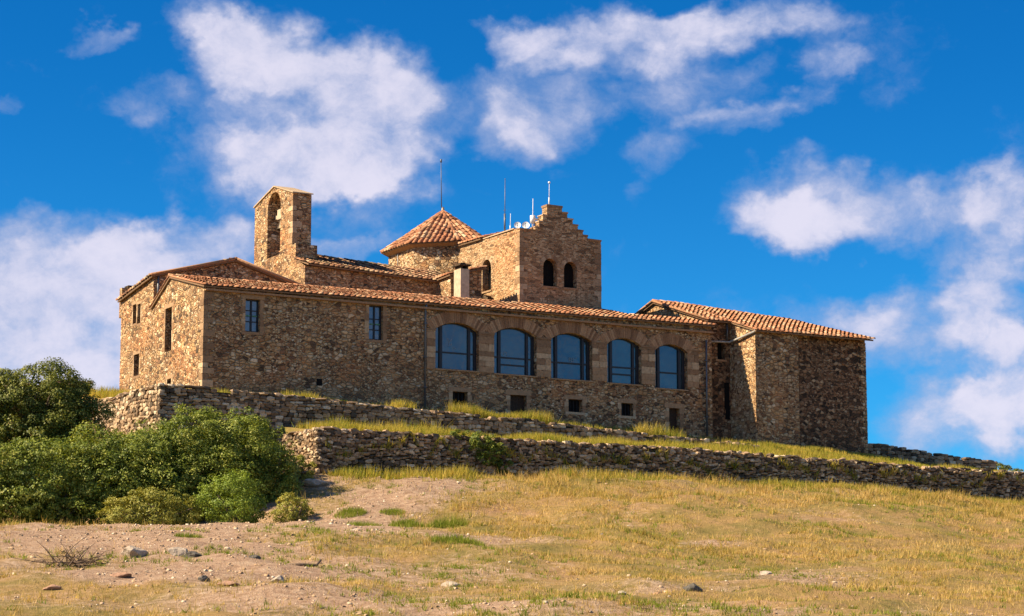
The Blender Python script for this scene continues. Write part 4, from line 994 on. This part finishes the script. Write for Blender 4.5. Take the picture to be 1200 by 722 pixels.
# separate green tufts on the bare path
def ground_at(r, d): X, Y = xy(r, d); return X, Y, gz1(X, Y)
TUFTS = [(-7.0, 103.5, .75, .3, 'green grass tuft on the path, nearest the foot of the bushes'), (-6.1, 99.5, .85, .28, 'low green tuft in front of the others on the path'),
         (-4.3, 101, .95, .36, 'wide green tuft right of the middle of the path'), (-2.7, 100.2, .9, .5, 'tall dark green tuft at the right edge of the path'),
         (-11.6, 86, .55, .22, 'lone green tuft on the bare brown mound'), (-5.2, 104, .6, .24, 'small pale tuft at the back of the path'), (-2.0, 87.5, 1.1, .32, 'broad green tuft in the dry grass below the path')]
for (r, d, w, h, lb) in TUFTS:
    X, Y, Z = ground_at(r, d); n = int(900 * w); a = rng.uniform(0, 2 * PI, n); s = np.sqrt(rng.random(n)) * w
    xx, yy = X + np.cos(a) * s, Y + np.sin(a) * s * .8
    V, F = blades(xx, yy, ground_z(xx, yy), h * rng.uniform(.5, 1.25, n) * (1.15 - .6 * s / w), .028, .5)
    o = mesh_np('grass_tuft', V - np.array([X, Y, Z]), F, M['tuft']); o.location = (X, Y, Z); tag(o, lb, 'grass tuft', 'green tufts on the bare ground')

# ------------------------------------------------------------------ rocks, pebbles, dead wood
def rock_mesh(seed, sx, sy, sz):
    bm = bmesh.new(); bmesh.ops.create_icosphere(bm, subdivisions=3, radius=1); r = random.Random(seed)
    pl = [(Vector((r.uniform(-1, 1), r.uniform(-1, 1), r.uniform(-.6, 1))).normalized(), r.uniform(.45, .85)) for _ in range(11)]
    for v in bm.verts:
        p = v.co.copy()
        for nrm, dd in pl:
            k = p.dot(nrm) - dd
            if k > 0: p -= nrm * k * .95
        p += p.normalized() * r.uniform(-.03, .03)
        v.co = Vector((p.x * sx, p.y * sy, p.z * sz))
    me = bpy.data.meshes.new('rock'); bm.to_mesh(me); bm.free(); return me
ROCKS = [(-12.45, 79, .5, .45, .30, 'rock', 'largest pale rock on the bare ground at the left, beside the brush pile'),
         (-11.05, 79.3, .5, .42, .22, 'rock', 'flat pale rock just right of the largest pale rock'), (-10.5, 79, .4, .4, .16, 'rock_dark', 'low dark stone at the end of the flat pale rock'),
         (-8.9, 111, .1, .1, .1, 'rock', None), (5.45, 72.6, .34, .28, .26, 'rock_dark', 'dark grey boulder alone in the grass at the bottom of the slope'),
         (-1.95, 76.5, .33, .3, .14, 'rock', 'white flat stone in the middle of the slope'), (-8.45, 71.5, .55, .4, .13, 'rock_red', 'flat reddish rock at the bottom of the gravel patch'),
         (-9.3, 72.5, .24, .2, .16, 'rock_dark', 'small dark stone left of the flat reddish rock'), (-7.1, 73, .3, .26, .18, 'rock', 'pale stone right of the flat reddish rock'),
         (-13.6, 71, .36, .3, .12, 'rock_red', 'reddish stone below the brush pile'), (-8.4, 78.5, .22, .2, .12, 'rock_dark', 'small dark stone in the middle of the bare brown ground'),
         (-15.2, 66, .35, .3, .2, 'rock_dark', 'dark rock at the lower left corner of the slope'), (4.5, 73.5, .2, .2, .14, 'rock_red', 'small brown stone left of the dark grey boulder'),
         (3.2, 70, .18, .16, .1, 'rock', 'small pale stone left of and below the dark grey boulder'), (8.9, 84.5, .26, .2, .12, 'rock', 'pale stone in the reddish bare patch on the right'),
         (-11.9, 73.5, .4, .32, .12, 'rock_red', 'broad reddish slab between brush pile and flat reddish rock'), (-5.9, 91, .3, .26, .15, 'rock', 'pale stone at the lower end of the path')]
for i, (r, d, sx, sy, sz, mt, lb) in enumerate(ROCKS):
    if lb is None: continue
    X, Y, Z = ground_at(r, d); o = link('rock', rock_mesh(100 + i, sx, sy, sz), M[mt]); o.location = (X, Y, Z + sz * .25); o.rotation_euler = (0, 0, -TH + random.uniform(-.4, .4))
    tag(o, lb, 'rock', 'rocks scattered on the slope')
X, Y, Z = 1.0, -11.2, gz1(1.0, -11.2)
o = link('stone_slab', rock_mesh(77, .75, .5, .2), M['rock']); o.location = (X, Y, Z + .1); o.rotation_euler = (0, .06, -.4); tag(o, 'pale flat slab lying at the foot of the left end of the lower wall', 'slab')
# pebbles
n = 42000; X, Y = slope_points(n); dm = dirt(X, Y); r_, d_ = rd(X, Y)
k = (rng.random(n) < np.clip(dm * 1.3 - .2, .04, 1)) & (Y < -9.5) & (d_ < 118); X, Y = X[k], Y[k]; n = len(X)
s = np.exp(np.minimum(rng.normal(-3.6, .5, n), -2.5)); P0 = np.array([(1, 0, -.2), (0, 1, -.2), (-1, 0, -.2), (0, -1, -.2), (.5, .5, .7), (-.5, .5, .75), (-.5, -.5, .65), (.5, -.5, .7)])
PV = P0[None] * (1 + rng.normal(0, .18, (n, 8, 3))) * s[:, None, None] * np.array([1.2, 1, .8]); a = rng.uniform(0, 2 * PI, n)
PX = PV[:, :, 0] * np.cos(a)[:, None] - PV[:, :, 1] * np.sin(a)[:, None] + X[:, None]; PY = PV[:, :, 0] * np.sin(a)[:, None] + PV[:, :, 1] * np.cos(a)[:, None] + Y[:, None]
PZ = PV[:, :, 2] + ground_z(X, Y)[:, None] + s[:, None] * .15
F1 = np.array([(4, 5, 6, 7), (0, 1, 5, 4), (1, 2, 6, 5), (2, 3, 7, 6), (3, 0, 4, 7)])
tag(mesh_np('gravel', np.stack([PX, PY, PZ], -1).reshape(-1, 3), (F1[None] + (np.arange(n) * 8)[:, None, None]).reshape(-1, 4), M['gravel']), 'loose pale pebbles over the bare soil of the slope', 'gravel', None, 'stuff')
# brush pile and driftwood
rb_ = random.Random(5); X, Y, Z = ground_at(-13.9, 76.5); mb = MB()
for k in range(85):
    a = rb_.uniform(0, 2 * PI); rr = rb_.uniform(0, .9); p = Vector((X + rr * math.cos(a) * 1.3, Y + rr * math.sin(a) * .7, Z + rb_.uniform(-.03, .15)))
    az = rb_.uniform(0, 2 * PI); el = rb_.uniform(.05, .9); ln = rb_.uniform(.5, 1.4); d = Vector((math.cos(az) * math.cos(el), math.sin(az) * math.cos(el), math.sin(el)))
    pts = [p]; 
    for s_ in range(3): d = (d + Vector((rb_.uniform(-.35, .35), rb_.uniform(-.35, .35), rb_.uniform(-.35, .1)))).normalized(); pts.append(pts[-1] + d * ln / 3)
    mb.tube(pts, rb_.uniform(.012, .026), 4, .006)
tag(mb.build('brush_pile', M['twig']), 'tangled pile of dry grey brown twigs on bare ground at the left', 'brush pile')
X, Y, Z = ground_at(-6.7, 77.8); mb = MB(); mb.tube([(X - .55, Y + .2, Z + .05), (X - .15, Y, Z + .08), (X + .35, Y - .1, Z + .07), (X + .5, Y - .12, Z + .25)], .075, 7, .04)
tag(mb.build('dead_branch', M['twig'], None, True), 'short thick dead branch lying on the gravel with one end raised', 'branch')

# ------------------------------------------------------------------ light and sky
EL = math.radians(40.5); AZ = math.radians(15.6)
sdir = Vector((-math.cos(AZ) * math.cos(EL), math.sin(AZ) * math.cos(EL), math.sin(EL)))
sun = bpy.data.lights.new('sun', 'SUN'); sun.energy = 5.0; sun.angle = math.radians(.5); sun.color = (1, .83, .58)
so = bpy.data.objects.new('sun', sun); COL.objects.link(so); so.rotation_euler = sdir.to_track_quat('Z', 'Y').to_euler(); so.location = (-60, 20, 60)
W = bpy.data.worlds.new('World'); sc.world = W; W.use_nodes = True; nt = W.node_tree; nt.nodes.clear()
sky = N(nt, 'ShaderNodeTexSky', sky_type='NISHITA'); sky.sun_disc = False; sky.sun_elevation = EL; sky.sun_rotation = math.atan2(sdir.x, sdir.y); sky.altitude = 1000; sky.dust_density = .3; sky.ozone_density = 3
dirv = N(nt, 'ShaderNodeTexCoord').outputs['Generated']
sp = N(nt, 'ShaderNodeSeparateXYZ'); L(nt, dirv, sp.inputs[0])
az = math_(nt, 'ARCTAN2', sp.outputs[0], sp.outputs[1]); el = math_(nt, 'ARCSINE', sp.outputs[2])
cb = N(nt, 'ShaderNodeCombineXYZ'); L(nt, az, cb.inputs[0]); L(nt, el, cb.inputs[1]); ae = cb.outputs[0]
ae3 = vmath(nt, 'MULTIPLY', ae, (1, 1.25, 1))
def wob(scale, amt, det=5):
    w = vmath(nt, 'SCALE', vmath(nt, 'SUBTRACT', noise(nt, ae3, scale, det, .58, 'Color'), (.5, .5, .5))); w.node.inputs['Scale'].default_value = amt; return w
pw = vmath(nt, 'ADD', vmath(nt, 'ADD', ae, wob(14, .05)), wob(55, .02))
CL = [(0.4309,0.2338,0.0536,0.0304,1.00),(0.4050,0.2614,0.0304,0.0161,0.90),(0.3884,0.2732,0.0214,0.0125,0.80),(0.4599,0.2485,0.0250,0.0214,0.80),(0.4167,0.2123,0.0429,0.0161,0.75),(0.4566,0.2147,0.0250,0.0179,0.70),(0.3346,0.2651,0.0136,0.0057,0.60),(0.3621,0.2390,0.0161,0.0089,0.45),(0.3252,0.1640,0.0464,0.0268,0.95),(0.3121,0.1391,0.0429,0.0250,0.90),(0.3779,0.1760,0.0393,0.0125,0.80),(0.3469,0.1400,0.0286,0.0214,0.80),(0.4424,0.1779,0.0250,0.0057,0.55),(0.3104,0.1933,0.0089,0.0064,0.40),(0.3019,0.2382,0.0050,0.0050,0.40),(0.5295,0.2452,0.0250,0.0214,0.80),(0.5590,0.2733,0.0536,0.0143,0.90),(0.6177,0.2774,0.0464,0.0125,0.75),(0.5881,0.2482,0.0321,0.0161,0.75),(0.6133,0.2300,0.0214,0.0093,0.65),(0.6500,0.2565,0.0161,0.0086,0.60),(0.6406,0.2381,0.0143,0.0086,0.60),(0.5149,0.2240,0.0179,0.0100,0.55),(0.5787,0.2182,0.0179,0.0093,0.55),(0.5731,0.2005,0.0107,0.0079,0.40),(0.5149,0.2735,0.0179,0.0089,0.50),(0.6541,0.1972,0.0411,0.0150,0.85),(0.6343,0.1888,0.0250,0.0100,0.60),(0.7141,0.1848,0.0285,0.0240,0.75),(0.7265,0.1982,0.0179,0.0179,0.70),(0.6795,0.1489,0.0339,0.0179,0.65),(0.7147,0.1567,0.0286,0.0179,0.70),(0.7062,0.1043,0.0393,0.0196,0.85),(0.7239,0.1179,0.0214,0.0214,0.70),(0.6478,0.1513,0.0214,0.0143,0.40),(0.7211,0.1390,0.0107,0.0071,0.40),(0.5386,0.2115,0.0079,0.0036,0.35),(0.625,0.160,0.05,0.012,.3),(0.695,0.130,0.04,0.02,.4),(0.32,0.145,0.055,0.035,.5),(0.50,0.238,0.022,0.018,.35),(0.66,0.262,0.04,0.02,.25),(0.43,0.19,0.07,0.02,.3)]
def field(pos):
    tot = None
    for (a, e_, ra_, re_, w) in CL:
        q = vmath(nt, 'MULTIPLY', vmath(nt, 'SUBTRACT', pos, (a, e_, 0)), (1 / (ra_ * 1.36), 1 / (re_ * 1.4), 0))
        m = N(nt, 'ShaderNodeMapRange', interpolation_type='SMOOTHSTEP', clamp=True); m.inputs[1].default_value = 1.0; m.inputs[2].default_value = 0.0; m.inputs[3].default_value = 0; m.inputs[4].default_value = w
        L(nt, vmath(nt, 'DOT_PRODUCT', q, q), m.inputs[0]); tot = m.outputs[0] if tot is None else math_(nt, 'ADD', tot, m.outputs[0])
    return tot
dens = field(pw)
fb = noise(nt, vmath(nt, 'ADD', ae3, wob(20, .03)), 26, 8, .6)
# unseen rest of the sky: broken cloud added to keep the fill light neutral
away = N(nt, 'ShaderNodeMapRange', interpolation_type='SMOOTHSTEP'); away.inputs[1].default_value = .30; away.inputs[2].default_value = .55
L(nt, vmath(nt, 'LENGTH', vmath(nt, 'SUBTRACT', ae, (.515, .13, 0))), away.inputs[0])
gen = N(nt, 'ShaderNodeMapRange', interpolation_type='SMOOTHSTEP'); gen.inputs[1].default_value = .40; gen.inputs[2].default_value = .62
L(nt, noise(nt, vmath(nt, 'MULTIPLY', dirv, (1, 1, 2)), 2.3, 7, .6), gen.inputs[0])
tot = math_(nt, 'ADD', dens, math_(nt, 'MULTIPLY', gen.outputs[0], away.outputs[0]))
tot = math_(nt, 'ADD', math_(nt, 'MINIMUM', tot, 1.3), math_(nt, 'MULTIPLY', math_(nt, 'ADD', math_(nt, 'SUBTRACT', fb, .5), math_(nt, 'MULTIPLY', math_(nt, 'SUBTRACT', noise(nt, pw, 75, 6, .65), .5), .3)), 1.75))
cov = N(nt, 'ShaderNodeMapRange', interpolation_type='SMOOTHSTEP'); cov.inputs[1].default_value = .12; cov.inputs[2].default_value = 1.4; L(nt, tot, cov.inputs[0])
thick = N(nt, 'ShaderNodeMapRange', interpolation_type='SMOOTHSTEP'); thick.inputs[1].default_value = .55; thick.inputs[2].default_value = 1.65
L(nt, math_(nt, 'ADD', tot, math_(nt, 'MULTIPLY', math_(nt, 'SUBTRACT', noise(nt, pw, 9, 4), .5), .9)), thick.inputs[0])
ccol = mixc(nt, thick.outputs[0], (1.6, 1.95, 3.0), (3.55, 3.4, 4.0))
blue = mixc(nt, 1.0, sky.outputs[0], (.03, .37, .61), 'MULTIPLY')
eg = N(nt, 'ShaderNodeMapRange', interpolation_type='SMOOTHSTEP'); eg.inputs[1].default_value = .02; eg.inputs[2].default_value = .29; L(nt, el, eg.inputs[0])
blue = mixc(nt, 1.0, blue, mixc(nt, eg.outputs[0], (2.6, 1.16, 1.08), (.55, .78, .88)), 'MULTIPLY')
col = mixc(nt, math_(nt, 'MULTIPLY', cov.outputs[0], .93), blue, ccol)
bgd = N(nt, 'ShaderNodeBackground'); bgd.inputs[1].default_value = .105; L(nt, col, bgd.inputs[0])
wo = N(nt, 'ShaderNodeOutputWorld'); L(nt, bgd.outputs[0], wo.inputs[0])
W.cycles.sampling_method = 'MANUAL'; W.cycles.sample_map_resolution = 512

sc.view_settings.view_transform = 'Standard'; sc.view_settings.look = 'None'; sc.view_settings.exposure = 1.15; sc.view_settings.gamma = 1
sc.render.engine = 'CYCLES'
